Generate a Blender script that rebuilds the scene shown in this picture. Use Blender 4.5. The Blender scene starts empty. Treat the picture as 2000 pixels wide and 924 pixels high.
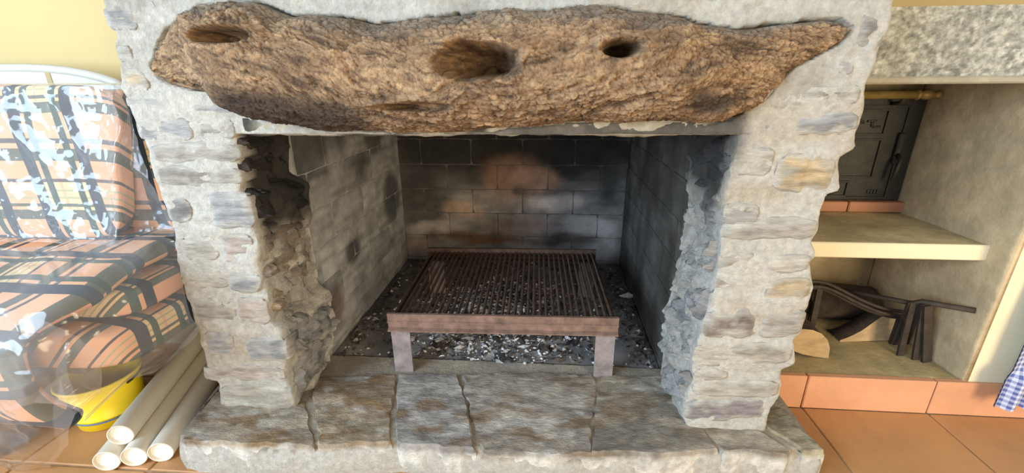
import bpy, bmesh, math
import numpy as np
from mathutils import Matrix, Vector

# ------------------------------------------------------------------ camera, world, light, exposure
S = 0.75                      # construction units -> metres
F_PX = 849.0                  # focal length in pixels of the 2000 x 924 frame
PITCH, YAW, ROLL = math.radians(19.55), math.radians(4.68), math.radians(-0.4535)
CAM = np.array([0, 0, 1.2])
scene = bpy.context.scene
col = scene.collection

def cam_axes():
    cy, sy, cp, sp = math.cos(YAW), math.sin(YAW), math.cos(PITCH), math.sin(PITCH)
    f = np.array([-sy*cp, cy*cp, -sp]); r = np.array([cy, sy, 0.0]); u = np.cross(r, f)
    cr, sr = math.cos(ROLL), math.sin(ROLL)
    return r*cr+u*sr, -r*sr+u*cr, f
AX_R, AX_U, AX_F = cam_axes()
cam_data = bpy.data.cameras.new('camera'); cam = bpy.data.objects.new('camera', cam_data)
cam_data.sensor_width = 36; cam_data.lens = F_PX/2000*36; cam_data.clip_start = .01
m = Matrix.Identity(4)
for i in range(3):
    m[i][0] = AX_R[i]; m[i][1] = AX_U[i]; m[i][2] = -AX_F[i]; m[i][3] = CAM[i]*S
cam.matrix_world = m
col.objects.link(cam); scene.camera = cam

world = bpy.data.worlds.new('World'); scene.world = world; world.use_nodes = True
bg = world.node_tree.nodes['Background']
bg.inputs[0].default_value = (.97, .95, .92, 1); bg.inputs[1].default_value = .50

def area(name, loc, target, sx, sy, power, color):
    l = bpy.data.lights.new(name, 'AREA'); l.shape = 'RECTANGLE'; l.size = sx; l.size_y = sy
    l.energy = power; l.color = color
    o = bpy.data.objects.new(name, l); o.location = loc
    o.rotation_euler = (Vector(target)-Vector(loc)).to_track_quat('-Z', 'Y').to_euler()
    col.objects.link(o)
# daylight: a window in the left wall (it glints in the plastic film) and an open doorway at the right (it throws the cloth's shadow to the left)
area('window_left_offscreen', (-2.6, -1.3, 1.5), (-.7, 1.0, 1.5), 2.0, 1.7, 145, (.62, .81, 1.0))
area('doorway_right_offscreen', (2.0, -2.6, 1.08), (.5, 1.2, 1.08), 1.4, 2.1, 95, (1.0, .81, .52))
vs = scene.view_settings
vs.view_transform = 'Standard'; vs.look = 'None'; vs.gamma = 1; vs.use_curve_mapping = False
vs.exposure = 0.44

# ------------------------------------------------------------------ pixel -> place
def ray(u, v): return AX_R*(u-1000)/F_PX + AX_U*(462-v)/F_PX + AX_F
def onx(u, v, x): d = ray(u, v); return CAM+d*(x/d[0])
def ony(u, v, y): d = ray(u, v); return CAM+d*(y/d[1])
def onz(u, v, z): d = ray(u, v); return CAM+d*((z-CAM[2])/d[2])

# ------------------------------------------------------------------ numpy noise
def _h(ix, iy, iz, seed):
    n = (ix.astype(np.int64)*374761393+iy.astype(np.int64)*668265263+iz.astype(np.int64)*2147483647+seed*1442695041) & 0xffffffff
    n = ((n ^ (n >> 13))*1274126177) & 0xffffffff
    n = ((n ^ (n >> 16))*2246822519) & 0xffffffff
    n = n ^ (n >> 15)
    return (n & 0xffffff)/float(0xffffff)
def vnoise(p, seed=0):
    i = np.floor(p); f = p-i; i = i.astype(np.int64); f = f*f*f*(f*(f*6-15)+10)
    r = 0
    for dx in (0, 1):
        for dy in (0, 1):
            for dz in (0, 1):
                w = (f[:, 0] if dx else 1-f[:, 0])*(f[:, 1] if dy else 1-f[:, 1])*(f[:, 2] if dz else 1-f[:, 2])
                r = r+w*_h(i[:, 0]+dx, i[:, 1]+dy, i[:, 2]+dz, seed)
    return r*2-1
def fbm(p, octs=4, seed=0, gain=.5):
    r = 0; a = 1; t = 0
    for o in range(octs):
        r = r+a*vnoise(p*(2.03**o)+o*17.3, seed+o); t += a; a *= gain
    return r/t
def worley(p, seed=0):
    i = np.floor(p).astype(np.int64); f = p-i
    f1 = np.full(len(p), 9.); f2 = np.full(len(p), 9.); cid = np.zeros(len(p))
    for dx in (-1, 0, 1):
        for dy in (-1, 0, 1):
            for dz in (-1, 0, 1):
                a, b, c = i[:, 0]+dx, i[:, 1]+dy, i[:, 2]+dz
                d = np.sqrt((dx+_h(a, b, c, seed)-f[:, 0])**2+(dy+_h(a, b, c, seed+1)-f[:, 1])**2+(dz+_h(a, b, c, seed+2)-f[:, 2])**2)
                n = d < f1
                f2 = np.where(n, f1, np.minimum(f2, d)); f1 = np.where(n, d, f1)
                cid = np.where(n, _h(a, b, c, seed+3), cid)
    return f1, f2, cid
def sst(a, b, x):
    t = np.clip((x-a)/(b-a), 0, 1); return t*t*(3-2*t)
def lerp(a, b, t):
    t = np.asarray(t)[..., None]; return np.asarray(a)*(1-t)+np.asarray(b)*t
rng = np.random.default_rng(7)

# ------------------------------------------------------------------ materials (procedural)
MATS = {}
def mat(name, color=None, rough=.8, bump=.3, bscale=60, var=.25, vscale=25, metal=0., spec=.4, fine=0., stretch=(1, 1, 1)):
    """colour comes from 'color' or, when None, from the mesh attribute Col; noise gives grain and relief"""
    if name in MATS: return MATS[name]
    M = bpy.data.materials.new(name); M.use_nodes = True; t = M.node_tree; N = t.nodes; L = t.links
    b = N['Principled BSDF']; b.inputs['Roughness'].default_value = rough; b.inputs['Metallic'].default_value = metal
    b.inputs['Specular IOR Level'].default_value = spec
    g = N.new('ShaderNodeNewGeometry'); mp = N.new('ShaderNodeMapping'); mp.inputs['Scale'].default_value = stretch
    L.new(g.outputs['Position'], mp.inputs['Vector'])
    n1 = N.new('ShaderNodeTexNoise'); n1.inputs['Scale'].default_value = vscale; n1.inputs['Detail'].default_value = 6; n1.inputs['Roughness'].default_value = .65
    L.new(mp.outputs[0], n1.inputs['Vector'])
    mr = N.new('ShaderNodeMapRange'); mr.inputs['From Min'].default_value = .3; mr.inputs['From Max'].default_value = .7
    mr.inputs['To Min'].default_value = 1-var; mr.inputs['To Max'].default_value = 1+var
    L.new(n1.outputs['Fac'], mr.inputs['Value'])
    mx = N.new('ShaderNodeMix'); mx.data_type = 'RGBA'; mx.blend_type = 'MULTIPLY'; mx.inputs['Factor'].default_value = 1
    if color is None:
        a = N.new('ShaderNodeAttribute'); a.attribute_name = 'Col'; L.new(a.outputs['Color'], mx.inputs['A'])
    else: mx.inputs['A'].default_value = (*color, 1)
    L.new(mr.outputs[0], mx.inputs['B']); L.new(mx.outputs['Result'], b.inputs['Base Color'])
    n2 = N.new('ShaderNodeTexNoise'); n2.inputs['Scale'].default_value = bscale; n2.inputs['Detail'].default_value = 8; n2.inputs['Roughness'].default_value = .7
    L.new(mp.outputs[0], n2.inputs['Vector'])
    bp = N.new('ShaderNodeBump'); bp.inputs['Strength'].default_value = bump; bp.inputs['Distance'].default_value = .01
    L.new(n2.outputs['Fac'], bp.inputs['Height']); L.new(bp.outputs[0], b.inputs['Normal'])
    MATS[name] = M; return M

def ramp(N, stops):
    r = N.new('ShaderNodeValToRGB'); r.color_ramp.interpolation = 'CONSTANT'; e = r.color_ramp.elements
    while len(e) > 1: e.remove(e[-1])
    e[0].position = 0; e[0].color = (*stops[0][1], 1)
    for p, c in stops[1:]:
        k = e.new(p); k.color = (*c, 1)
    return r
def plaid_mat():
    M = bpy.data.materials.new('plaid_fabric'); M.use_nodes = True; t = M.node_tree; N = t.nodes; L = t.links
    b = N['Principled BSDF']; b.inputs['Roughness'].default_value = .9
    a = N.new('ShaderNodeAttribute'); a.attribute_name = 'puv'
    sp = N.new('ShaderNodeSeparateXYZ'); L.new(a.outputs['Vector'], sp.inputs[0])
    pe, cr, dk, gn = (.70, .36, .20), (.70, .49, .26), (.025, .040, .060), (.035, .07, .06)
    stopsU = [(0, dk), (.12, cr), (.16, gn), (.23, cr), (.29, pe), (.32, cr), (.45, gn), (.52, cr), (.56, dk), (.67, pe)]
    stopsV = [(0, gn), (.11, pe), (.16, dk), (.20, pe), (.43, gn), (.53, cr), (.56, gn), (.59, cr), (.64, (.35, .36, .2)), (.66, cr), (.71, (.35, .36, .2)), (.73, cr), (.80, dk), (.83, pe)]
    outs = []
    for ax, st in (('X', stopsU), ('Y', stopsV)):
        d = N.new('ShaderNodeMath'); d.operation = 'FRACT'; L.new(sp.outputs[ax], d.inputs[0])
        r = ramp(N, st); L.new(d.outputs[0], r.inputs[0]); outs.append(r)
    mx = N.new('ShaderNodeMix'); mx.data_type = 'RGBA'; mx.blend_type = 'DARKEN'; mx.inputs['Factor'].default_value = .92
    L.new(outs[0].outputs[0], mx.inputs['A']); L.new(outs[1].outputs[0], mx.inputs['B'])
    L.new(mx.outputs['Result'], b.inputs['Base Color'])
    w = N.new('ShaderNodeTexNoise'); w.inputs['Scale'].default_value = 260; L.new(a.outputs['Vector'], w.inputs['Vector'])
    bp = N.new('ShaderNodeBump'); bp.inputs['Strength'].default_value = .25; bp.inputs['Distance'].default_value = .004
    L.new(w.outputs['Fac'], bp.inputs['Height']); L.new(bp.outputs[0], b.inputs['Normal'])
    return M
def gingham_mat():
    M = bpy.data.materials.new('gingham_fabric'); M.use_nodes = True; t = M.node_tree; N = t.nodes; L = t.links
    b = N['Principled BSDF']; b.inputs['Roughness'].default_value = .9
    a = N.new('ShaderNodeAttribute'); a.attribute_name = 'puv'
    sp = N.new('ShaderNodeSeparateXYZ'); L.new(a.outputs['Vector'], sp.inputs[0])
    outs = []
    for ax in 'XY':
        d = N.new('ShaderNodeMath'); d.operation = 'FRACT'; L.new(sp.outputs[ax], d.inputs[0])
        r = ramp(N, [(0, (.16, .20, .42)), (.5, (1, 1, 1))]); L.new(d.outputs[0], r.inputs[0]); outs.append(r)
    mx = N.new('ShaderNodeMix'); mx.data_type = 'RGBA'; mx.inputs['Factor'].default_value = .5
    L.new(outs[0].outputs[0], mx.inputs['A']); L.new(outs[1].outputs[0], mx.inputs['B'])
    m2 = N.new('ShaderNodeMix'); m2.data_type = 'RGBA'; m2.blend_type = 'MULTIPLY'; m2.inputs['Factor'].default_value = 1
    L.new(mx.outputs['Result'], m2.inputs['A']); m2.inputs['B'].default_value = (.55, .58, .72, 1)
    L.new(m2.outputs['Result'], b.inputs['Base Color'])
    return M
def film_mat(name, haze, bump, bscale):
    M = bpy.data.materials.new(name); M.use_nodes = True; t = M.node_tree; N = t.nodes; L = t.links
    N.remove(N['Principled BSDF']); out = N['Material Output']
    tr = N.new('ShaderNodeBsdfTransparent'); tr.inputs[0].default_value = (.97, .97, .98, 1)
    df = N.new('ShaderNodeBsdfTranslucent'); df.inputs[0].default_value = (.9, .92, .95, 1)
    d2 = N.new('ShaderNodeBsdfDiffuse'); d2.inputs[0].default_value = (.9, .92, .95, 1)
    md = N.new('ShaderNodeMixShader'); md.inputs[0].default_value = .75; L.new(df.outputs[0], md.inputs[1]); L.new(d2.outputs[0], md.inputs[2])
    gl = N.new('ShaderNodeBsdfGlossy'); gl.inputs['Roughness'].default_value = .12; gl.inputs[0].default_value = (1, 1, 1, 1)
    m1 = N.new('ShaderNodeMixShader'); m1.inputs[0].default_value = haze
    L.new(tr.outputs[0], m1.inputs[1]); L.new(md.outputs[0], m1.inputs[2])
    fr = N.new('ShaderNodeFresnel'); fr.inputs[0].default_value = 1.42
    m2 = N.new('ShaderNodeMixShader'); L.new(fr.outputs[0], m2.inputs[0]); L.new(m1.outputs[0], m2.inputs[1]); L.new(gl.outputs[0], m2.inputs[2])
    g = N.new('ShaderNodeNewGeometry')
    io = N.new('ShaderNodeMapRange'); io.inputs['To Min'].default_value = 1.45; io.inputs['To Max'].default_value = 1/1.45   # thin sheet: the same from both sides
    L.new(g.outputs['Backfacing'], io.inputs['Value']); L.new(io.outputs[0], fr.inputs[0])
    vo = N.new('ShaderNodeTexNoise'); vo.noise_type = 'RIDGED_MULTIFRACTAL'; vo.inputs['Scale'].default_value = bscale; vo.inputs['Detail'].default_value = 3; L.new(g.outputs['Position'], vo.inputs['Vector'])
    bp = N.new('ShaderNodeBump'); bp.inputs['Strength'].default_value = bump; bp.inputs['Distance'].default_value = .01
    L.new(vo.outputs[0], bp.inputs['Height']); L.new(bp.outputs[0], gl.inputs['Normal'])
    L.new(m2.outputs[0], out.inputs['Surface'])
    return M

M_MORTAR = mat('lime_mortar', rough=.95, bump=.9, bscale=170, var=.22, vscale=70)
M_STONE = mat('layered_stone', rough=.85, bump=.9, bscale=110, var=.28, vscale=40, stretch=(.7, .7, 3.0))
M_HEARTH = mat('hearth_stone', rough=.75, bump=.9, bscale=70, var=.38, vscale=30, stretch=(1, 2.0, 1))
M_BRICK = mat('sooty_firebrick', rough=.9, bump=.25, bscale=80, var=.35, vscale=9)
M_BARK = mat('bark', rough=.8, bump=.9, bscale=160, var=.4, vscale=45, stretch=(.6, 1, 1.3))
M_RUST = mat('rusty_iron', (.085, .052, .038), rough=.75, bump=.3, bscale=120, var=.45, vscale=35, metal=.2)
M_RAIL = mat('rusty_rail_iron', (.20, .125, .095), rough=.7, bump=.25, bscale=140, var=.4, vscale=30, metal=.15)
M_LEG = mat('ash_coated_iron', (.24, .205, .205), rough=.8, bump=.3, bscale=90, var=.4, vscale=22, metal=.1)
M_ASH = mat('ash', rough=1, bump=.3, bscale=120, var=.3, vscale=60)
M_WALL = mat('yellow_wall_paint', (.52, .40, .19), rough=.9, bump=.04, bscale=60, var=.04, vscale=3)
M_CREAM = mat('cream_wall_paint', (.80, .72, .50), rough=.9, bump=.08, bscale=40, var=.05, vscale=6)
M_CEMENT = mat('rough_cement', rough=.95, bump=.45, bscale=50, var=.22, vscale=14)
M_ROUGH = mat('grey_roughcast', rough=.9, bump=.5, bscale=130, var=.5, vscale=95)
M_TILE = mat('terracotta_tile', rough=.62, bump=.05, bscale=30, var=.12, vscale=7)
M_GROUT = mat('floor_grout', (.52, .36, .21), rough=.95, bump=.2, bscale=90)
M_PVC = mat('ivory_pvc', (.70, .65, .54), rough=.45, bump=.02, bscale=40, var=.05, vscale=8)
M_PVCEND = mat('white_pvc_inside', (.88, .88, .86), rough=.6, bump=.02, var=.02)
M_YELLOW = mat('yellow_plastic', (.93, .70, .012), rough=.4, bump=.01, var=.03, spec=.5)
M_BLUE = mat('blue_plastic', (.12, .18, .32), rough=.5, bump=.01, var=.02)
M_WHITE = mat('white_lacquer', (.50, .49, .44), rough=.45, bump=.02, var=.03)
M_STRIP = mat('straw_strip', (.36, .28, .13), rough=.6, bump=.05, var=.1)
M_IRON = mat('black_cast_iron', (.040, .041, .038), rough=.5, bump=.25, bscale=160, var=.3, metal=.3)
M_OLDIRON = mat('old_dark_iron', (.055, .043, .036), rough=.6, bump=.3, bscale=120, var=.35, metal=.3)
M_BRASS = mat('aged_brass', (.34, .24, .085), rough=.5, bump=.1, bscale=120, var=.3, metal=.4)
M_WOODCUT = mat('cut_wood', (.52, .37, .20), rough=.85, bump=.3, bscale=120, var=.25, vscale=18, stretch=(1, 1, 2))
M_DKBARK = mat('dark_bark', (.06, .045, .035), rough=.95, bump=.8, bscale=70, var=.5, vscale=30)
M_BENCH = mat('brown_wood', (.13, .075, .045), rough=.7, bump=.15, bscale=60, var=.3, stretch=(.2, 1, 1))
M_PLAID = plaid_mat(); M_GING = gingham_mat()
M_FILM = film_mat('crumpled_film', .13, .12, 7)
M_FILM2 = film_mat('slack_film', .10, .05, 6)

# ------------------------------------------------------------------ object helpers (units are scaled by S here)
ORG = {}
def ensure(o): return ORG.setdefault(o.name, np.zeros(3))
def link(o, parent, org):
    ORG[o.name] = org
    if parent is not None:
        o.parent = parent; o.location = (org-ORG[parent.name])*S
    else: o.location = org*S
    col.objects.link(o)
def mk(name, V, Fc, material, parent=None, smooth=True, colr=None, puv=None):
    V = np.asarray(V, float)
    org = np.array([(V[:, 0].min()+V[:, 0].max())/2, (V[:, 1].min()+V[:, 1].max())/2, V[:, 2].min()])
    me = bpy.data.meshes.new(name)
    W = (V-org)*S
    if isinstance(Fc, np.ndarray):
        n, k = Fc.shape
        me.vertices.add(len(W)); me.vertices.foreach_set('co', W.astype(np.float32).ravel())
        me.loops.add(n*k); me.loops.foreach_set('vertex_index', Fc.astype(np.int32).ravel())
        me.polygons.add(n); me.polygons.foreach_set('loop_start', np.arange(0, n*k, k, dtype=np.int32))
        me.update(calc_edges=True); me.validate()
    else: me.from_pydata([tuple(x) for x in W], [], [tuple(int(i) for i in f) for f in Fc])
    me.polygons.foreach_set('use_smooth', np.full(len(me.polygons), smooth))
    if colr is not None:
        c = np.asarray(colr, float)
        if c.ndim == 1: c = np.tile(c, (len(V), 1))
        a = me.attributes.new('Col', 'FLOAT_COLOR', 'POINT')
        a.data.foreach_set('color', np.c_[np.clip(c, 0.004, .95), np.ones(len(V))].astype(np.float32).ravel())
    if puv is not None:
        a = me.attributes.new('puv', 'FLOAT_VECTOR', 'POINT')
        a.data.foreach_set('vector', np.c_[puv, np.zeros(len(V))].astype(np.float32).ravel())
    me.materials.append(material); me.update()
    o = bpy.data.objects.new(name, me); link(o, parent, org); return o
def tag(o, label=None, cat=None, group=None, kind=None):
    for k, v in (('label', label), ('category', cat), ('group', group), ('kind', kind)):
        if v: o[k] = v
    return o
def thing(name, loc, label, cat, group=None):
    o = bpy.data.objects.new(name, None); o.empty_display_size = .1
    link(o, None, np.asarray(loc, float)); return tag(o, label, cat, group)
def grid_faces(n, m_, wrap_m=False, off=0):
    """n rows, m_ columns"""
    i, j = np.meshgrid(np.arange(n-1), np.arange(m_ if wrap_m else m_-1), indexing='ij')
    a = i*m_+j; b = i*m_+(j+1) % m_; return np.stack([a, b, b+m_, a+m_], -1).reshape(-1, 4)+off
def chamfer(x0, x1, y0, y1, z0, z1, b=.004):
    bm = bmesh.new(); bmesh.ops.create_cube(bm, size=1)
    for v in bm.verts: v.co = ((x0+x1)/2+v.co.x*(x1-x0), (y0+y1)/2+v.co.y*(y1-y0), (z0+z1)/2+v.co.z*(z1-z0))
    if b: bmesh.ops.bevel(bm, geom=list(bm.edges), offset=b, segments=1, affect='EDGES', profile=.5)
    bm.verts.ensure_lookup_table(); V = np.array([v.co[:] for v in bm.verts]); Fc = [[v.index for v in f.verts] for f in bm.faces]
    bm.free(); return V, Fc
def join(parts):
    V, Fc, o = [], [], 0
    for v, f in parts:
        V.append(np.asarray(v)); Fc += [[int(i)+o for i in x] for x in f]; o += len(v)
    return np.concatenate(V), Fc
def box(name, b, material, parent=None, bev=.004, colr=None):
    V, Fc = chamfer(*b, bev); return mk(name, V, Fc, material, parent, False, colr)
def tube(path, r, n=10, caps=True):
    P = np.asarray(path, float); k = len(P); r = np.full(k, r) if np.isscalar(r) else np.asarray(r)
    T = np.gradient(P, axis=0); T /= np.linalg.norm(T, axis=1)[:, None]
    ref = np.array([0, 0, 1.]) if abs(T[0][2]) < .9 else np.array([1., 0, 0])
    V = []
    for i in range(k):
        a = np.cross(T[i], ref); a /= np.linalg.norm(a); b_ = np.cross(T[i], a)
        for j in range(n):
            th = 2*math.pi*j/n; V.append(P[i]+r[i]*(math.cos(th)*a+math.sin(th)*b_))
    Fc = [list(f) for f in grid_faces(k, n, True)]
    if caps: Fc += [list(range(n))[::-1], [(k-1)*n+j for j in range(n)]]
    return np.array(V), Fc
def lathe(prof, c, n=40):
    P = np.array([[c[0]+r*math.cos(2*math.pi*j/n), c[1]+r*math.sin(2*math.pi*j/n), c[2]+z] for r, z in prof for j in range(n)])
    return P, [list(f) for f in grid_faces(len(prof), n, True)]
def extrude(poly, axis, a0, a1):
    """polygon of 2 remaining coordinates (in axis order), extruded along axis"""
    V = []
    for a in (a0, a1):
        for p in poly:
            q = list(p); q.insert(axis, a); V.append(q)
    n = len(poly)
    return np.array(V), [list(range(n)), [n+i for i in range(n)][::-1]]+[[i, n+i, n+(i+1) % n, (i+1) % n][::-1] for i in range(n)]

def stone(name, quad, normal, proud, depth, parent, material, base, seed, res=.012, strata=.004, rough=.006, edge=.02, warp=.01, tintvar=.2, colfn=None, lay=None, rnd=.06, smear=0., terrace=0., skirt=None, chip=0.):
    """a stone given by the four corners of its face (order TL,TR,BR,BL); it swells 'proud' along the normal and reaches 'depth' into the masonry"""
    q = np.array(quad, float); nrm = np.asarray(normal, float)
    w = (np.linalg.norm(q[1]-q[0])+np.linalg.norm(q[2]-q[3]))/2; h = (np.linalg.norm(q[3]-q[0])+np.linalg.norm(q[2]-q[1]))/2
    n, k = max(4, int(h/res)+2), max(4, int(w/res)+2)
    t, s = np.meshgrid(np.linspace(0, 1, n), np.linspace(0, 1, k), indexing='ij'); t = t.ravel(); s = s.ravel()
    a, b = 2*s-1, 2*t-1
    kk = 1-rnd*np.abs(a)**5*np.abs(b)**5*2
    s2, t2 = .5+a*kk/2, .5+b*kk/2
    P = (q[0]*((1-s2)*(1-t2))[:, None]+q[1]*(s2*(1-t2))[:, None]+q[2]*(s2*t2)[:, None]+q[3]*((1-s2)*t2)[:, None])
    ex = (q[1]-q[0])/max(w, 1e-6); ey = (q[3]-q[0])/max(h, 1e-6)
    P = P+ex*(warp*fbm(P*14+seed, 3, seed))[:, None]+ey*(warp*fbm(P*14+seed+50, 3, seed+5))[:, None]
    e = np.minimum(np.minimum(s, 1-s)*w, np.minimum(t, 1-t)*h)
    pr = sst(0, edge, e)
    sc = np.ones(3)*7.; sc2 = lay if lay is not None else np.array([6, 6, 85.])
    st = fbm(P*sc2+seed*3.1, 3, seed+9)
    hgt = proud*pr+strata*st*pr+rough*fbm(P*22+seed, 4, seed+3)*(.3+.7*pr)
    if terrace:
        tn = fbm(P*np.array([4.5, 8, 4.5])+seed, 4, seed+8)*7+.8*fbm(P*25, 3, seed+6); fl_ = np.floor(tn); hgt = hgt+terrace*(fl_+sst(.72, 1., tn-fl_))*pr
    if chip:
        q1, q2, qc = worley(P*np.array([20, 20, 34.])+.5*fbm(P*12, 2, seed)[:, None], seed+12); hgt = hgt+chip*(qc-.5)*np.clip((q2-q1)*5, 0, 1)*pr
    V = P+nrm*hgt[:, None]
    idx = np.arange(n*k).reshape(n, k)
    ring = np.concatenate([idx[0, :], idx[1:, -1], idx[-1, -2::-1], idx[-2:0, 0]])
    c0 = lerp(np.tile(base, (n*k, 1)), np.tile(np.asarray(base)*.55, (n*k, 1)), np.clip(.45+st*1.5, 0, 1)*.8)
    pt = fbm(P*9+seed, 3, seed+31)
    c0 = c0*(1+tintvar*pt)[:, None]
    if smear: c0 = lerp(c0, WCOL*1.03, sst(.026, .0, e+.024*fbm(P*26, 4, seed+60))*smear)
    cc = colfn(V, c0) if colfn else c0
    back = []; cb = []
    for f_ in (.25, 1.):
        R = P[ring]-nrm*depth*f_+(nrm*0)
        R = R+(V[ring]-P[ring])*(1-f_)+(ex*(rough*1.3*fbm(R*25, 3, seed+2))[:, None]+ey*(rough*1.3*fbm(R*25+9, 3, seed+4))[:, None])*(f_ < .9)
        back.append(R); cb.append(cc[ring] if skirt is None else np.tile(skirt, (len(ring), 1))*(1+.2*fbm(R*14, 3, 77))[:, None])
    nb = len(ring); V2 = np.concatenate([V]+back); C2 = np.concatenate([cc]+cb)
    Fc = [list(f)[::-1] for f in grid_faces(n, k)]
    prev = ring
    for lv in range(2):
        cur = n*k+lv*nb+np.arange(nb)
        for i in range(nb): Fc.append([int(prev[i]), int(prev[(i+1) % nb]), int(cur[(i+1) % nb]), int(cur[i])])
        prev = cur
    Fc.append([int(i) for i in prev])
    o = mk(name, V2, Fc, material, parent, True, C2)
    recalc(o)
    if chip > .01: o.data.set_sharp_from_angle(angle=math.radians(28))
    elif res > .02 or terrace: o.data.set_sharp_from_angle(angle=math.radians(40))
    return o
def recalc(o):
    b = bmesh.new(); b.from_mesh(o.data); bmesh.ops.recalc_face_normals(b, faces=b.faces[:]); b.to_mesh(o.data); b.free(); return o

# ------------------------------------------------------------------ key levels (construction units)
HZ = .12                                   # hearth top
YF, YB = 1.18, 1.47                        # masonry front and back of the surround
CXL, CXR, CYB = -.89, .467, 2.56           # firebox
ZL = 1.07                                  # lintel underside
WCOL = np.array([.60, .58, .525])           # mortar
SOOT = np.array([.022, .020, .019])

def soot_amount(V):
    """smoke stain that licks up the jambs beside the opening"""
    x, y, z = V[:, 0], V[:, 1], V[:, 2]
    n = fbm(V*7, 4, 71)
    flank = sst(1.195, 1.25, y)*sst(1.16, 1.12, z)*np.where(x < -.2, sst(-1.0, -.95, x), sst(.62, .57, x))
    up = np.where(x < -.2, sst(.64, .80, z+.10*n), sst(.78, 1.0, z+.12*n))
    lip = sst(.53, .475, x)*(x > -.2)*sst(.90, 1.03, z+.06*n)*sst(1.16, 1.12, z)
    return np.clip(np.maximum(flank*up, lip*.8), 0, .95)

# ------------------------------------------------------------------ setting: floor, walls, ledge, niche
def terracotta(V, base, seed):
    V = np.asarray(V); return np.tile(base, (len(V), 1))*(1+.06*fbm(V*5+seed, 2, seed))[:, None]
fl = tag(box('floor', (-3.7, 3.7, -3.9, 2.2, -.06, -.006), M_GROUT, None, 0), kind='structure')
TP = .46
for i in range(-7, 5):
    for j in range(-3, 2):
        x0 = 1.005+i*TP; y0 = 1.456-TP+j*TP-.0
        if x0 > 2.7 or x0 < -3.0: continue
        V, Fc = chamfer(x0+.004, x0+TP-.004, y0+.004, y0+TP-.004, -.04, 0, .003)
        mk('floor_tile', V, Fc, M_TILE, fl, False, np.array([.46, .235, .095])*(1+.10*rng.uniform(-1, 1)))
# rear walls
tag(box('wall_back_left', (-3.2, -1.05, 1.9, 2.05, 0, 2.6), M_WALL, None, 0), kind='structure')
tag(box('wall_back_right', (.6, 3.2, 2.06, 2.2, 0, 2.6), M_WALL, None, 0), kind='structure')

def relief_panel(name, O, ex, ey, w, h, nrm, thick, amp, sc, res, base, material, parent=None, seed=0, colfn=None):
    n, k = int(h/res)+2, int(w/res)+2
    t, s = np.meshgrid(np.linspace(0, h, n), np.linspace(0, w, k), indexing='ij')
    P = np.asarray(O)+s.ravel()[:, None]*ex+t.ravel()[:, None]*ey
    d = amp*(fbm(P*sc, 4, seed)+.3*fbm(P*sc*6, 4, seed+2)+1.0)
    V = P+np.asarray(nrm)*d[:, None]
    B = P[[0, k-1, n*k-1, (n-1)*k]]-np.asarray(nrm)*thick
    idx = np.arange(n*k).reshape(n, k)
    sides = [idx[0, :], idx[:, -1], idx[-1, ::-1], idx[::-1, 0]]
    bc = [0, 1, 2, 3]
    Fc = [list(f) for f in grid_faces(n, k)]
    for i, sd in enumerate(sides): Fc.append([n*k+i, n*k+(i+1) % 4]+[int(x) for x in sd[::-1]])
    Fc.append([n*k+3, n*k+2, n*k+1, n*k])
    VV = np.concatenate([V, B])
    cc = np.tile(base, (len(VV), 1))*(1+.18*fbm(VV*5, 3, seed+4))[:, None]
    if colfn: cc = colfn(VV, cc)
    return recalc(mk(name, VV, Fc, material, parent, True, cc))
X_, Y_, Z_ = np.eye(3)
XW = 1.554
tag(relief_panel('wall_niche_right', (XW, 1.462, .14), Y_, Z_, .56, 1.07, -X_, .012, .008, 9, .012, (.54, .42, .25), M_CEMENT, None, 3), kind='structure')
tag(relief_panel('wall_niche_back', (.575, 2.03, .14), X_, Z_, .985, 1.07, -Y_, .035, .006, 9, .014, (.42, .33, .20), M_CEMENT, None, 5), kind='structure')
tag(box('wall_right', (XW+.002, 3.2, 1.462, 2.05, .0, 1.188), M_CREAM, None, .004), kind='structure')
ledge = tag(relief_panel('floor_ledge', (.575, 1.475, .138), X_, Y_, .985, .56, Z_, .13, .004, 7, .016, (.46, .36, .18), M_CEMENT, None, 8), kind='structure')
xs = [.62, 1.005-.005, 1.455, 1.915, 2.375, 2.85]
for a, b in zip(xs[:-1], xs[1:]):
    V, Fc = chamfer(a+.0025, b-.0025, 1.450, 1.476, .001, .146, .003)
    mk('skirting_tile', V, Fc, M_TILE, ledge, False, np.array([.62, .31, .17])*(1+.06*rng.uniform(-1, 1)))

# grey roughcast slab over the niche
def slab():
    x0, x1, y0, z0, z1 = .56, 3.1, 1.455, 1.186, 1.392
    o = thing('slab', ((x0+x1)/2, 1.7, z0), 'thick grey speckled slab spanning above the oven niche', 'slab')
    w, h = x1-x0, z1-(z0+.02); res = .0055
    k, n = int(w/res*.55), int(h/res)
    t, s = np.meshgrid(np.linspace(0, h, n), np.linspace(0, w, k), indexing='ij')
    P = np.c_[x0+s.ravel(), np.full(s.size, y0), z0+.02+t.ravel()]
    f1, f2, cid = worley(np.c_[P[:, 0]*75, P[:, 2]*75, P[:, 1]], 5)
    V = P.copy(); V[:, 1] -= .006*(1-np.clip(f1, 0, 1))+.003*fbm(P*40, 3, 8)
    c = lerp(np.array([.22, .225, .195]), np.array([.43, .435, .385]), np.clip(cid*1.2-.1, 0, 1))*(1+.15*fbm(P*8, 2, 3))[:, None]
    mk('rough_face', V, grid_faces(n, k), M_ROUGH, o, True, c)
    box('body', (x0, x1, y0+.001, 2.06, z0+.004, z1), M_CEMENT, o, .002, (.42, .40, .33))
    box('bottom_lip', (x0, x1, y0-.012, y0+.03, z0, z0+.021), M_CEMENT, o, .005, (.36, .33, .25))
slab()
shelf = tag(relief_panel('shelf', (.575, 1.552, .646), X_, Y_, .98, .475, Z_, .052, .003, 6, .016, (.54, .44, .25), M_CEMENT, None, 9),
            'cream plastered shelf slab below the iron oven door', 'shelf')
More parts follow.
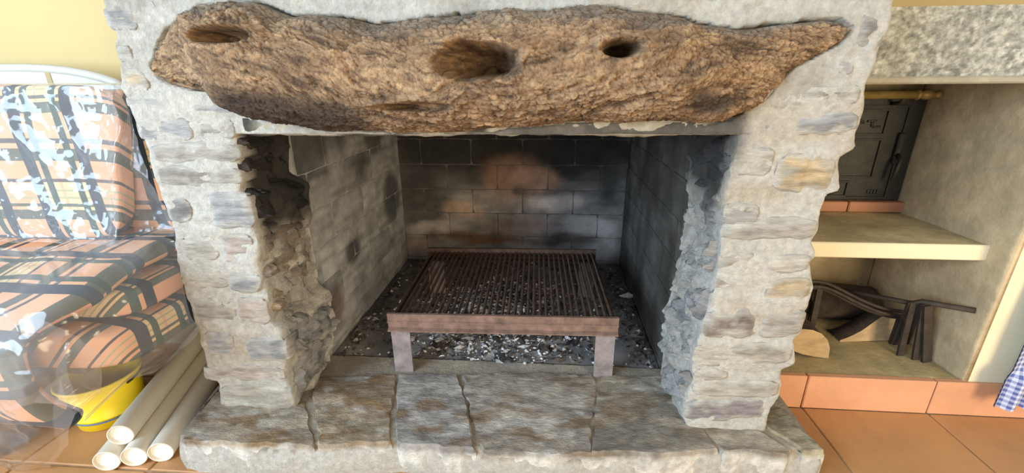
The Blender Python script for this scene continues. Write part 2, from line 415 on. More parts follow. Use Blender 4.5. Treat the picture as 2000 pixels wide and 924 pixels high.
box('front_edge', (.575, 1.548, 1.540, 1.5535, .594, .652), M_CREAM, shelf, .004)

# ------------------------------------------------------------------ the fireplace
fp = thing('fireplace', (-.2, 1.5, 0), 'rustic stone fireplace with gnarled log mantel and sooty brick firebox', 'fireplace')

def edge_fn(pts, y):
    Q = np.array([ony(u, v, y) for u, v in pts]); o = np.argsort(Q[:, 2]); zs, xs_ = Q[o, 2], Q[o, 0]
    return lambda z: np.interp(z, zs, xs_)
L_OUT = edge_fn([(195, 0), (215, 40), (226, 70), (222, 90), (233, 125), (232, 172), (247, 190), (262, 240), (285, 300), (300, 350), (322, 400), (336, 440), (343, 500), (353, 560), (370, 600), (384, 650), (393, 690), (400, 720), (424, 750), (428, 795)], YF)
L_INF = edge_fn([(440, 150), (455, 200), (458, 250), (465, 310), (470, 350), (470, 380), (490, 400), (490, 440), (505, 480), (508, 540), (522, 590), (525, 630), (550, 650), (560, 700), (555, 740), (572, 770), (578, 800)], YF)
L_INB = edge_fn([(545, 230), (552, 262), (556, 340), (592, 362), (592, 410), (600, 480), (612, 560), (638, 585), (645, 650), (633, 700)], 1.42)
R_INF = edge_fn([(1450, 200), (1448, 225), (1440, 262), (1435, 290), (1428, 340), (1415, 400), (1412, 450), (1402, 520), (1395, 560), (1385, 600), (1372, 640), (1360, 670), (1350, 720), (1352, 745), (1340, 775), (1335, 815), (1345, 838)], YF)
R_INB = edge_fn([(1375, 230), (1370, 262), (1352, 300), (1347, 350), (1348, 420), (1336, 470), (1326, 520), (1315, 570), (1302, 610), (1297, 680), (1292, 722)], 1.44)
R_OUT = edge_fn([(1745, 0), (1738, 60), (1712, 110), (1700, 150), (1693, 165), (1690, 210), (1680, 240), (1668, 265), (1672, 290), (1642, 310), (1640, 370), (1612, 380), (1600, 455), (1587, 475), (1597, 500), (1585, 515), (1590, 560), (1580, 600), (1570, 650), (1552, 665), (1558, 710), (1530, 725), (1528, 770), (1507, 800), (1500, 842)], YF)

def mortar_col(V, warm=0):
    n = fbm(V*6, 4, 41); c = np.tile(WCOL, (len(V), 1))*(1+.12*n)[:, None]
    c = lerp(c, np.array([.50, .40, .27]), np.clip(fbm(V*np.array([4, 4, 9.]), 3, 47)*1.2-.15, 0, .5))
    return lerp(c, SOOT*1.3, soot_amount(V))
def rock_disp(V, amp=.009):
    """shared world-space unevenness of the masonry so neighbouring pieces meet"""
    d = np.stack([fbm(V*13, 4, 101), fbm(V*13, 4, 131), .4*fbm(V*13, 3, 151)], -1)*amp
    return V+d

def pillar(name, out, inf, inb, side):
    z = np.arange(HZ-.03, ZL+.12, .0095); nz = len(z); rows = []
    for zi in z:
        o_, f_, b_ = out(zi), inf(zi), inb(zi)
        pf = np.c_[np.linspace(o_, f_, 32)[:-1], np.full(31, YF)]
        tt = np.linspace(0, 1, 28)[:-1]
        pk = np.c_[f_+(b_-f_)*tt**.8, YF+(YB-YF)*tt]
        pb = np.c_[np.linspace(b_, o_, 10)[:-1], np.full(9, YB)]
        po = np.c_[np.full(22, o_), np.linspace(YB, YF, 23)[:-1]]
        ring = np.concatenate([pf, pk, pb, po])
        r0 = ring.copy()                       # soften the corners
        for _ in range(2): ring = .25*np.roll(ring, 1, 0)+.5*ring+.25*np.roll(ring, -1, 0)
        rows.append(np.c_[ring, np.full(len(ring), zi)])
    k = len(rows[0]); V = np.concatenate(rows)
    flank = sst(YF+.02, YF+.1, V[:, 1])*(V[:, 1] < YB-.02)
    V = rock_disp(V)
    sg = 1 if side == 'L' else -1
    lay = fbm(V*np.array([9, 9, 26.]), 4, 201); f1, f2, cid = worley(V*np.array([13, 13, 17.]), 33)
    inner = np.where(side == 'L', V[:, 0] > -1.0, V[:, 0] < .62)
    V[:, 0] += sg*flank*inner*(.016*lay+.044*(cid-.5)*(np.clip((f2-f1)*7, 0, 1)))
    V[:, 1] -= (1-flank)*.006*fbm(V*np.array([5, 5, 40.]), 3, 77)
    Fc = [list(f) for f in grid_faces(nz, k, True)]+[list(range(k))[::-1], [(nz-1)*k+j for j in range(k)]]
    c = mortar_col(V)
    rockc = np.array([.46, .425, .37])
    rc = rockc*(1+.45*lay+.3*(cid-.5))[:, None]
    c = lerp(c, lerp(rc, SOOT*1.5, soot_amount(V)), flank*inner*.8)
    o = recalc(mk(name, V, Fc, M_MORTAR, fp, True, c)); o.data.set_sharp_from_angle(angle=math.radians(38)); return o
pl = pillar('stone_pillar', L_OUT, L_INF, L_INB, 'L')
pr_ = pillar('stone_pillar', R_OUT, R_INF, R_INB, 'R')

# --- log outline (top and bottom edge) on the front of the breast
TOP = [(300, 128), (305, 100), (320, 75), (345, 45), (375, 22), (400, 13), (425, 16), (455, 8), (490, 5), (515, 10), (540, 22), (575, 34), (640, 33), (690, 38), (722, 46), (740, 49), (800, 40), (880, 34), (940, 28), (1000, 25), (1060, 27), (1120, 20), (1165, 14), (1200, 18), (1260, 27), (1335, 35), (1358, 48), (1400, 52), (1440, 58), (1475, 56), (1510, 50), (1560, 45), (1610, 40), (1640, 43), (1656, 58)]
BOT = [(300, 128), (308, 148), (330, 163), (380, 175), (430, 185), (455, 200), (480, 218), (520, 233), (600, 248), (700, 256), (800, 260), (860, 264), (900, 262), (950, 255), (1050, 244), (1100, 238), (1200, 236), (1300, 237), (1380, 240), (1420, 232), (1460, 213), (1490, 195), (1510, 175), (1535, 145), (1550, 128), (1580, 112), (1610, 98), (1640, 82), (1656, 58)]
T3 = np.array([ony(u, v, YF) for u, v in TOP])
def ybot(u): return YF-.055*float(sst(450, 650, np.array(u)))*float(sst(1440, 1250, np.array(u)))
B3 = np.array([ony(u, v, ybot(u)) for u, v in BOT])
lx0, lx1 = T3[0, 0], T3[-1, 0]
ztop = lambda x: np.interp(x, T3[:, 0], T3[:, 2])
zbot = lambda x: np.interp(x, B3[:, 0], B3[:, 2])

def breast():
    z = np.arange(ZL, 1.80, .0058); nz = len(z); rows = []; nf = 330
    for zi in z:
        a, b = L_OUT(min(zi, 1.405)), R_OUT(min(zi, 1.365))
        pf = np.c_[np.linspace(a, b, nf)[:-1], np.full(nf-1, YF)]
        po = np.c_[np.full(24, b), np.linspace(YF, YB, 25)[:-1]]
        pb = np.c_[np.linspace(b, a, 20)[:-1], np.full(19, YB)]
        pi_ = np.c_[np.full(24, a), np.linspace(YB, YF, 25)[:-1]]
        ring = np.concatenate([pf, po, pb, pi_])
        for _ in range(2): ring = .25*np.roll(ring, 1, 0)+.5*ring+.25*np.roll(ring, -1, 0)
        rows.append(np.c_[ring, np.full(len(ring), zi)])
    k = len(rows[0]); V = np.concatenate(rows)
    isf = V[:, 1] < YF+.02
    x, zz = V[:, 0].copy(), V[:, 2].copy()
    D = rock_disp(V)
    V = np.where((isf | (zz > ZL+.01))[:, None], D, V)
    V[:, 1] -= isf*.004*fbm(V*45, 3, 9)
    jag = .006*fbm(np.c_[x*30, zz*30, x*0], 3, 14)
    sd = np.minimum(ztop(x)-zz, zz-zbot(x))+jag+.0055
    inside = isf & (x > lx0-.006) & (x < lx1+.006)
    V[:, 1] += np.where(inside, .07*sst(0, .004, sd), 0)
    Fc = [list(f) for f in grid_faces(nz, k, True)]+[list(range(k))[::-1], [(nz-1)*k+j for j in range(k)]]
    c = mortar_col(V)
    gs = np.clip(fbm(V*np.array([5, 5, 7.]), 4, 61)*1.6-.1, 0, .55)
    c = lerp(c, np.array([.36, .33, .28]), gs)
    return recalc(mk('chimney_breast', V, Fc, M_MORTAR, fp, True, c))
cb = breast()
# plaster lintel underneath the log
def lintel():
    xa, xb = -.845, .470
    k = 260; xs_ = np.linspace(xa, xb, k)
    sect = [(YF+.015, 1.125), (YF+.004, 1.112), (YF+.000, 1.095), (YF+.002, 1.080), (YF+.010, 1.068), (YF+.05, 1.060), (1.30, 1.062), (1.46, 1.07), (1.46, 1.13)]
    V = np.array([[x, y, z] for y, z in sect for x in xs_])
    w = .007*fbm(V*18, 4, 5); V[:, 2] += w; V[:, 1] += .006*fbm(V*25, 3, 6)
    c = np.tile([.62, .57, .45], (len(V), 1))*(1+.15*fbm(V*10, 3, 2))[:, None]
    so = sst(.10, .45, fbm(V*np.array([9, 9, 20.]), 3, 90))*.9
    so = np.maximum(so, np.maximum(sst(.36, .44, V[:, 0]), sst(-.76, -.84, V[:, 0]))*.9)
    c = lerp(c, SOOT, so)
    return recalc(mk('lintel', V, grid_faces(len(sect), k), M_MORTAR, fp, True, c))
lintel()

# --- the log itself
def log():
    k, n = 720, 190
    xs_ = lx0+.001+(lx1-lx0-.002)*np.linspace(0, 1, k)
    zt, zb = ztop(xs_), zbot(xs_); hgt = np.maximum(zt-zb, .004)
    bul = .15*np.clip(hgt/.30, 0, 1)**.8*sst(-.02, .30, xs_-lx0)*sst(-.03, .50, lx1-xs_)+.022
    bul *= 1+.10*fbm(np.c_[xs_*3, xs_*0, xs_*0], 2, 3)
    th = np.linspace(0, 2*math.pi, n+1)[:-1]
    # front half densely sampled
    tt = np.linspace(0, 1, n+1)[:-1]
    th = np.where(tt < .8, tt/.8*math.pi, math.pi+(tt-.8)/.2*math.pi)
    TH, XX = np.meshgrid(th, xs_, indexing='ij'); i = np.tile(np.arange(k), (n, 1))
    c_, s_ = np.cos(TH), np.sin(TH)
    zc = (zt+zb)/2; 
    Z = zc[i]+np.sign(c_)*np.abs(c_)**.85*hgt[i]/2
    Y = np.where(s_ > 0, YF+.006-bul[i]*np.abs(s_)**.85, YF+.006+.05*np.abs(s_)*np.clip(hgt[i]/.1, 0, 1))
    V = np.stack([XX, Y, Z], -1).reshape(-1, 3)
    # normals by differences
    G = V.reshape(n, k, 3); du = np.gradient(G, axis=1); dv = np.roll(G, -1, 0)-np.roll(G, 1, 0)
    Nn = np.cross(du, dv); Nn /= np.linalg.norm(Nn, axis=2)[..., None]+1e-9; Nn = Nn.reshape(-1, 3)
    if Nn[(n//3)*k+k//2][1] > 0: Nn = -Nn
    front = (s_ > 0).ravel()
    w = V+.03*np.stack([fbm(V*6, 3, 1), fbm(V*6, 3, 2), fbm(V*6, 3, 3)], -1)
    slope = w.copy(); slope[:, 2] -= .22*w[:, 0]*np.sin(w[:, 0]*3.0+1)
    f1, f2, cid = worley(slope*np.array([48, 60, 86.]), 11)
    g1, g2, cid2 = worley(slope*np.array([90, 120, 190.]), 21)
    crack = sst(.20, .0, f2-f1); crack2 = sst(.18, 0, g2-g1)
    furrow = fbm(slope*np.array([7, 16, 44.]), 4, 51)
    lump = fbm(V*np.array([4.5, 7, 9.]), 3, 61)
    edge = sst(0, .25, s_.ravel())
    fine = fbm(slope*np.array([30, 60, 150.]), 4, 57, .65)
    d = .015*lump+.010*furrow+.0034*(cid-.5)-.0030*crack+.0026*(cid2-.5)-.0014*crack2+.0030*fine
    V = V+Nn*(d*edge)[:, None]
    # knot holes: centre px, half sizes px, depth
    holes = [((932, 124), (92, 47), .20, .9), ((428, 72), (66, 21), .11, 1.2), ((1216, 97), (44, 21), .15, 1.0), ((820, 211), (72, 13), .06, 1.0), ((765, 210), (45, 8), .02, 1), ((1395, 150), (70, 40), -.010, 1)]
    for (u, v), (a, b), dep, pw in holes:
        cpt = ony(u, v, 1.05); au = ony(u+a, v, 1.05)[0]-cpt[0]; bv = cpt[2]-ony(u, v+b, 1.05)[2]
        dx = (V[:, 0]-cpt[0])/au; dz = (V[:, 2]-cpt[2])/bv
        dz = np.where(dz < 0, dz*1.25, dz)
        r = np.sqrt(dx*dx+dz*dz)+.16*fbm(V*24, 3, 88)
        kk = np.where(front, sst(1.0, .45, r), 0)
        V[:, 1] += dep*kk
        # lip above each hole
        lip = np.where(front, np.exp(-((r-1.2)/.25)**2)*sst(-.2, .5, dz), 0); V[:, 1] -= .014*lip*(dep > 0)
    # broken stub inside the big knot hole
    cpt = ony(945, 143, 1.06); r = np.hypot((V[:, 0]-cpt[0])/.024, (V[:, 2]-cpt[2])/.020)+.2*fbm(V*40, 2, 5)
    stub = np.where(front, sst(1.05, .7, r), 0); V[:, 1] -= .030*stub
    # colour of the bark itself: tan flakes, dark fissures, pale dust on top, smoke-stained belly
    tan = lerp(np.array([.36, .23, .14]), np.array([.66, .47, .30]), np.clip(.5+.55*(cid-.5)*1.2+.45*(cid2-.5)+.9*fbm(V*9, 3, 91), 0, 1))
    tan = tan*np.array([1.04, .97, .86])
    tan = lerp(tan, np.array([.11, .065, .04]), np.clip(.42*crack*(.4+.6*sst(-.3, .3, fbm(V*8, 2, 99)))+.25*crack2+np.clip(-furrow*1.7-.16, 0, .6)+np.clip(-fine*1.6-.1, 0, .6), 0, .92))
    x = V[:, 0]; tz = (V[:, 2]-zbot(x))/np.maximum(ztop(x)-zbot(x), .02)
    nn = fbm(V*np.array([5, 8, 9.]), 4, 95)
    dust = sst(.80, .98, tz+.12*nn)
    tan = lerp(tan, np.array([.30, .26, .21])*(1-.5*crack)[:, None], dust*.75)
    xr = (x-lx0)/(lx1-lx0)
    # two smoke-blackened patches with ragged outlines
    sb = sst(1.1, .5, np.hypot((xr-.235)/.15, (tz-.10)/.26)+.45*nn)
    sb = np.maximum(sb, sst(1.1, .5, np.hypot((xr-.82)/.055, (tz-.20)/.20)+.45*nn)*.8)
    tan = lerp(tan, np.array([.040, .027, .022]), sb*.86)
    tan = lerp(tan, np.array([.30, .20, .11]), stub*.8)
    o = mk('mantel_log', V, grid_faces(n, k), M_BARK, fp, True, tan*.84)
    # close the seam of the tube
    bm = bmesh.new(); bm.from_mesh(o.data); bm.verts.ensure_lookup_table()
    for j in range(k-1): bm.faces.new((bm.verts[(n-1)*k+j], bm.verts[(n-1)*k+j+1], bm.verts[j+1], bm.verts[j])).smooth = True
    bmesh.ops.recalc_face_normals(bm, faces=bm.faces[:]); bm.to_mesh(o.data); bm.free()
    o['label'] = 'gnarled brown log set into the chimney breast'
log()

# --- stones of the pillars: pixel boxes on the front plane (x0,y0,x1,y1,slant, colour, proud)
G1, G2, G3, OR, PK, CRM = (.48, .48, .49), (.52, .475, .42), (.28, .275, .27), (.68, .52, .31), (.62, .53, .46), (.66, .61, .52)
def front_stones(parent, lst, seed0):
    for i, (x0, y0, x1, y1, sl, c, pr) in enumerate(lst):
        q = [ony(x0, y0, YF), ony(x1, y0+sl, YF), ony(x1+ (y1-y0)*(.0), y1+sl, YF), ony(x0, y1, YF)]
        w = (y1-y0)
        # verticals lean with the masonry, so the lower corners shift by the image's convergence
        lean = (975-(x0+x1)/2)/2500*w
        q[2] = ony(x1+lean, y1+sl, YF); q[3] = ony(x0+lean, y1, YF)
        stone('stone', q, -Y_, pr*.62, .07, parent, M_STONE, c, seed0+i*7, res=.0075, strata=.004, rough=.006, edge=.022, warp=.014, smear=.85, chip=.008, rnd=.12,
              colfn=lambda V, cc: lerp(lerp(cc, WCOL*1.05, np.clip(fbm(V*14, 4, 300)*2.0-.28, 0, .9)), SOOT*1.4, soot_amount(V)))
left = [(200, 14, 258, 60, 2, G1, .010), (272, 2, 304, 56, 0, G3, -.002), (223, 88, 252, 124, 0, G2, .006), (233, 137, 282, 178, 0, OR, .010), (249, 188, 312, 212, 0, G1, .006),
        (316, 205, 348, 223, 6, G3, -.001), (374, 203, 452, 228, -2, G1, .010), (266, 234, 370, 276, -2, G1, .007), (380, 231, 456, 272, 0, G2, .006),
        (288, 280, 466, 318, -3, G2, .011), (302, 322, 468, 364, 1, G2, .012), (318, 384, 368, 434, 3, G3, .007), (402, 374, 488, 444, 0, G1, .013), (426, 455, 490, 512, 0, PK, .006),
        (350, 462, 420, 508, 0, CRM, .006), (445, 536, 506, 569, 0, G1, .010), (356, 540, 438, 566, 0, CRM, .006), (372, 580, 456, 630, 0, G2, .012), (459, 582, 521, 634, 0, PK, .011), (398, 648, 452, 696, 0, G1, .007),
        (472, 658, 556, 704, 0, G1, .011), (396, 712, 552, 742, 0, PK, .009), (428, 750, 568, 798, 2, CRM, .014)]
front_stones(pl, left, 500)
right = [(1512, 194, 1566, 217, -1, G3, .008), (1578, 168, 1686, 212, -3, G2, .010), (1450, 241, 1516, 261, -1, G3, .008), (1550, 218, 1680, 262, -2, G1, .010),
         (1524, 300, 1636, 376, 2, OR, .013), (1436, 290, 1514, 345, 0, CRM, .006), (1418, 396, 1484, 426, 0, G2, .006), (1416, 429, 1598, 468, -3, G2, .013),
         (1404, 490, 1476, 522, 0, G2, .008), (1498, 498, 1584, 532, 0, CRM, .009), (1502, 544, 1588, 588, -2, OR, .013), (1398, 542, 1452, 565, 0, G2, .006),
         (1378, 602, 1484, 660, 0, (.34, .28, .24), .016), (1488, 606, 1574, 660, -3, G2, .014), (1356, 672, 1552, 712, 0, CRM, .010), (1356, 722, 1420, 742, 0, G2, .006), (1356, 742, 1522, 776, -2, CRM, .010),
         (1340, 780, 1502, 822, -4, (.38, .34, .34), .013), (1684, 22, 1736, 92, 2, G3, .006), (1636, 118, 1664, 142, 0, G1, .004)]
front_stones(pr_, right, 900)
# --- jamb stones on the flanks facing the opening (pixel quads on the flank plane)
def flank_stones(parent, lst, plane, nrm, seed0):
    for i, (pts, c, pr) in enumerate(lst):
        q = [onx(u, v, plane) for u, v in pts]
        q = [np.array([p[0], min(max(p[1], YF+.01), YB-.005), p[2]]) for p in q]
        xs2 = []
        for p in q:
            f_ = (p[1]-YF)/(YB-YF); a, b = (L_INF(p[2]), L_INB(p[2])) if nrm[0] > 0 else (R_INF(p[2]), R_INB(p[2]))
            xs2.append(a+(b-a)*f_**.8)
        for p, x in zip(q, xs2): p[0] = x-nrm[0]*.004
        stone('stone', q, nrm, pr, .08, parent, M_STONE, c, seed0+i*11, res=.0085, strata=.014, rough=.018, edge=.018, warp=.022, lay=np.array([20, 9, 38.]), rnd=.06, chip=.034,
              colfn=lambda V, cc: lerp(lerp(cc, WCOL*.9, np.clip(fbm(V*18, 4, 310)*1.4-.25, 0, .7)), SOOT*1.2, soot_amount(V)))
DK = (.045, .040, .038)
flank_stones(pl, [([(468, 262), (545, 270), (552, 338), (474, 350)], (.10, .085, .078), .018),
                  ([(478, 372), (575, 360), (585, 412), (498, 436)], DK, .030), ([(560, 362), (592, 366), (592, 405), (562, 415)], DK, .020),
                  ([(512, 445), (560, 425), (580, 530), (520, 560)], (.44, .37, .30), .016), ([(560, 425), (598, 430), (606, 545), (575, 545)], (.36, .30, .24), .014),
                  ([(530, 570), (570, 560), (572, 610), (532, 630)], (.56, .45, .32), .014), ([(555, 625), (640, 585), (640, 635), (575, 690)], (.36, .36, .36), .024),
                  ([(570, 700), (642, 645), (634, 720), (585, 780)], (.42, .41, .40), .016), ([(458, 205), (490, 210), (500, 250), (462, 255)], (.09, .08, .075), .010)], -.86, X_, 1300)
flank_stones(pr_, [([(1362, 285), (1428, 270), (1418, 350), (1356, 370)], (.24, .235, .225), .008), ([(1352, 385), (1412, 370), (1408, 450), (1348, 470)], (.50, .48, .45), .008),
                   ([(1342, 485), (1405, 470), (1398, 545), (1332, 560)], (.54, .52, .48), .012), ([(1330, 570), (1394, 560), (1372, 640), (1325, 625)], (.38, .37, .36), .016),
                   ([(1308, 625), (1362, 640), (1358, 710), (1304, 700)], (.55, .53, .49), .012), ([(1302, 710), (1352, 725), (1344, 785), (1318, 780)], (.46, .445, .42), .012)], .47, -X_, 1500)

# --- firebox: mortar shells with single firebricks in front
PBW, PBH = .305, .1485
def back_px(u, v): p = ony(u, v, CYB); return p[0], p[2]
BLOBS = [((1000, 285), (420, 95), (.020, .018, .016), .97), ((820, 390), (70, 90), (.035, .034, .033), .85), ((1000, 350), (70, 55), (.30, .17, .12), .75), ((1050, 350), (55, 22), (.36, .22, .16), .85), ((900, 410), (50, 22), (.34, .22, .16), .7),
         ((1085, 400), (62, 26), (.55, .48, .44), .9), ((1150, 455), (60, 35), (.42, .39, .38), .75), ((1110, 330), (30, 22), (.03, .03, .03), .9), ((845, 445), (70, 18), (.42, .36, .33), .75), ((1020, 375), (20, 14), (.06, .05, .05), .8),
         ((930, 462), (110, 14), (.13, .06, .03), .9), ((1100, 470), (80, 16), (.05, .035, .03), .85), ((1010, 440), (80, 18), (.20, .15, .13), .7), ((810, 480), (40, 25), (.40, .27, .22), .7), ((1190, 350), (25, 60), (.05, .05, .047), .8), ((1175, 490), (40, 22), (.42, .40, .40), .8)]
def back_col(V, c):
    r = c.copy(); W = V.copy(); W[:, 0] += .05*fbm(V*7, 3, 401); W[:, 2] += .04*fbm(V*7, 3, 402)
    for (u, v), (a, b), cc, k in BLOBS:
        x, z = back_px(u, v); ha = back_px(u+a, v)[0]-x; hb = z-back_px(u, v+b)[1]
        rr = np.hypot((W[:, 0]-x)/ha, (W[:, 2]-z)/hb); r = lerp(r, np.array(cc), k*sst(1.15, .45, rr))
    return r*(1+.25*fbm(V*14, 3, 6))[:, None]
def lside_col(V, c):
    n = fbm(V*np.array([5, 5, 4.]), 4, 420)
    k = sst(.86, .98, V[:, 2]+.30*n); r = lerp(c, np.array([.06, .06, .06]), k*.8)  # dark upper courses: soot plus some of the lintel's shade put into the colour
    p = onx(765, 385, CXL); rr = np.hypot((V[:, 1]-p[1])/.16, (V[:, 2]-p[2])/.16)+.3*n; r = lerp(r, np.array([.04, .04, .042]), sst(1.1, .6, rr)*.85)
    p = onx(690, 490, CXL); rr = np.hypot((V[:, 1]-p[1])/.09, (V[:, 2]-p[2])/.07)+.4*n; r = lerp(r, SOOT, sst(1., .4, rr)*.8)
    p = onx(655, 600, CXL); rr = np.hypot((V[:, 1]-p[1])/.10, (V[:, 2]-p[2])/.10)+.3*n; r = lerp(r, np.array([.16, .10, .07]), sst(1.1, .5, rr)*.75)
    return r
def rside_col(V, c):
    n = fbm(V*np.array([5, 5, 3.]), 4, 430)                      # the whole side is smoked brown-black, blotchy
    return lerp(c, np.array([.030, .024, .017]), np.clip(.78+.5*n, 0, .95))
def wall_part(name, b, c):
    V, Fc = chamfer(*b, 0); return mk(name, V, Fc, M_BRICK, fp, False, c)
ZT = 1.62
bk = wall_part('firebox_back', (CXL-.1, CXR+.1, CYB+.002, CYB+.12, .0, ZT), (.10, .095, .09))
lw = wall_part('firebox_side', (CXL-.10, CXL-.002, YB-.01, CYB+.02, .0, ZT), (.42, .42, .42))
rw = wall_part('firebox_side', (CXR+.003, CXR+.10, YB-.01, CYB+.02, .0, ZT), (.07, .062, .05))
wall_part('flue_roof', (CXL-.1, CXR+.1, YB-.02, CYB+.12, ZT, ZT+.06), (.02, .02, .02))
def brick_wall(parent, a0, a1, frame, nrm, base, colfn, phase, seed):
    g = .0016; row = 0; z = HZ-.02
    zs = [HZ-.01]+[.139+.1497*i for i in range(0, 8)]
    for r in range(len(zs)-1):
        z0, z1 = zs[r], zs[r+1]
        if z1-z0 < .05: z0 = z1-.03
        a = a0-PBW*((phase+.5*(r % 2)) % 1)
        while a < a1:
            l, h = max(a, a0), min(a+PBW, a1); a += PBW
            if h-l < .02: continue
            q = [frame(l+g, z1-g), frame(h-g, z1-g), frame(h-g, z0+g), frame(l+g, z0+g)]
            seed += 1
            dz = rng.uniform(-.002, .003)
            tint = np.asarray(base)*(1+rng.uniform(-.16, .16))
            stone('brick', q, nrm, .0005+dz*.5, .010, parent, M_BRICK, tint, seed, res=.024, strata=0, rough=.0022, edge=.003, warp=.003, tintvar=.1, colfn=colfn, rnd=.02)
brick_wall(bk, CXL, CXR, lambda a, z: np.array([a, CYB, z]), -Y_, (.24, .225, .215), back_col, (CXL+.296)/PBW % 1, 2000)
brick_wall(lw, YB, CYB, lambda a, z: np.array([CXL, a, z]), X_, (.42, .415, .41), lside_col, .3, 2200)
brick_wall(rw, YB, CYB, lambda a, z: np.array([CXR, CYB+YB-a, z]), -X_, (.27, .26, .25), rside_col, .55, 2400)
# firebox floor: dark fired slabs
ff = wall_part('firebox_floor', (CXL-.05, CXR+.05, YB-.05, CYB+.05, .0, HZ-.016), (.12, .11, .105))
def ffcol(V, c):
    n = fbm(V*8, 4, 440); return lerp(c, np.array([.09, .082, .078]), np.clip(.5+n, 0, 1)*.6)
nx, ny = 4, 4
for i in range(nx):
    for j in range(ny):
        xa = CXL+(CXR-CXL)*i/nx; xb = CXL+(CXR-CXL)*(i+1)/nx; ya = YB-.02+(CYB-YB+.02)*j/ny; yb = YB-.02+(CYB-YB+.02)*(j+1)/ny
        stone('floor_slab', [(xa+.003, yb-.003, HZ-.006), (xb-.003, yb-.003, HZ-.006), (xb-.003, ya+.003, HZ-.006), (xa+.003, ya+.003, HZ-.006)], Z_, .005, .02, ff, M_BRICK,
              np.array([.30, .275, .26])*(1+rng.uniform(-.1, .1)), 2600+i*5+j, res=.03, strata=0, rough=.004, edge=.01, warp=.004, colfn=ffcol, rnd=.02)

# --- hearth: mortar bed and flagstones
def hearth():
    FE = [(330, 862), (345, 868), (480, 873), (620, 878), (765, 868), (935, 888), (1100, 893), (1300, 887), (1450, 884), (1611, 890)]
    E = np.array([onz(u, v, HZ) for u, v in FE]); xl_, xr_ = onz(345, 866, HZ)[0]-.05, .858
    k, n = 220, 60
    xs_ = np.linspace(xl_, xr_, k); yf = np.interp(xs_, E[:, 0], E[:, 1])+.006
    xl2 = lambda y: np.interp(y, [.98, 1.26, 1.5], [E[1, 0]-.005, onz(420, 760, HZ)[0], -1.24])
    rows = []
    sect = [(.0, 0., 0), (-.004, .03, 0), (-.004, .06, 0), (0, .085, 0), (.004, .10, 0), (.010, .108, 0)]
    for dy, z, _ in sect: rows.append(np.c_[xs_, yf+dy, np.full(k, z)])
    for t in np.linspace(0, 1, n)[1:]: rows.append(np.c_[xs_, (yf+.012)*(1-t)+1.50*t, np.full(k, .1205)])
    rows.append(np.c_[xs_, np.full(k, 1.50), np.zeros(k)])
    V = np.concatenate(rows); R_ = len(rows)
    s = (V[:, 0]-xl_)/(xr_-xl_); V[:, 0] = xl2(V[:, 1])*(1-s)+xr_*s
    up = V[:, 2] > .02
    V[:, 2] += up*.0035*fbm(V*14, 4, 460); V[:, 1] += (V[:, 2] < .116)*.012*fbm(V*16, 4, 461)*up
    c = np.tile([.42, .36, .28], (len(V), 1))*(1+.3*fbm(V*8, 3, 462))[:, None]
    c = lerp(c, WCOL, (V[:, 2] < .1)*.8)
    Fc = [list(f) for f in grid_faces(R_, k)]
    idx = np.arange(R_*k).reshape(R_, k); Fc += [[int(i) for i in idx[:, 0]], [int(i) for i in idx[::-1, -1]]]
    h = recalc(mk('hearth', V, Fc, M_MORTAR, fp, True, c))
    br = np.array([.20, .12, .05])
    def hcol(V, c):
        W = V*np.array([3.2, 6, 3.]); n = fbm(W, 4, 470); n2 = fbm(V*np.array([8, 18, 8.])+.6*n[:, None], 4, 471)
        r = lerp(c, br*1.1, np.clip(n2*2.6-.12, 0, .82)*np.clip(.72-.45*V[:, 0], .3, 1))
        r = lerp(r, np.array([.60, .57, .52]), np.clip(fbm(V*np.array([10, 26, 10.])+n[:, None], 4, 472)*2.4-.42, 0, .7))
        return r
    Q = [([(424, 765), (598, 790), (621, 879), (347, 866)], (.48, .40, .30)), ([(601, 742), (772, 733), (765, 867), (624, 877)], (.42, .33, .23)),
         ([(775, 733), (893, 734), (934, 886), (768, 869)], (.42, .385, .35)), ([(896, 734), (1168, 736), (1148, 891), (937, 887)], (.43, .375, .31)),
         ([(1171, 736), (1296, 735), (1408, 886), (1151, 891)], (.38, .33, .265)), ([(1310, 780), (1450, 830), (1560, 888), (1411, 886)], (.44, .375, .29)),
         ([(1454, 805), (1531, 801), (1608, 889), (1563, 888)], (.50, .44, .30))]
    for i, (pts, c) in enumerate(Q):
        stone('flagstone', [onz(u, v, HZ-.004) for u, v in pts], Z_, .012, .085, h, M_HEARTH, c, 3000+i*13, res=.0075, strata=.0015, rough=.004, edge=.007, warp=.017, lay=np.array([9, 30, 9.]), colfn=hcol, rnd=.015, terrace=.0016, skirt=tuple(WCOL))
hearth()

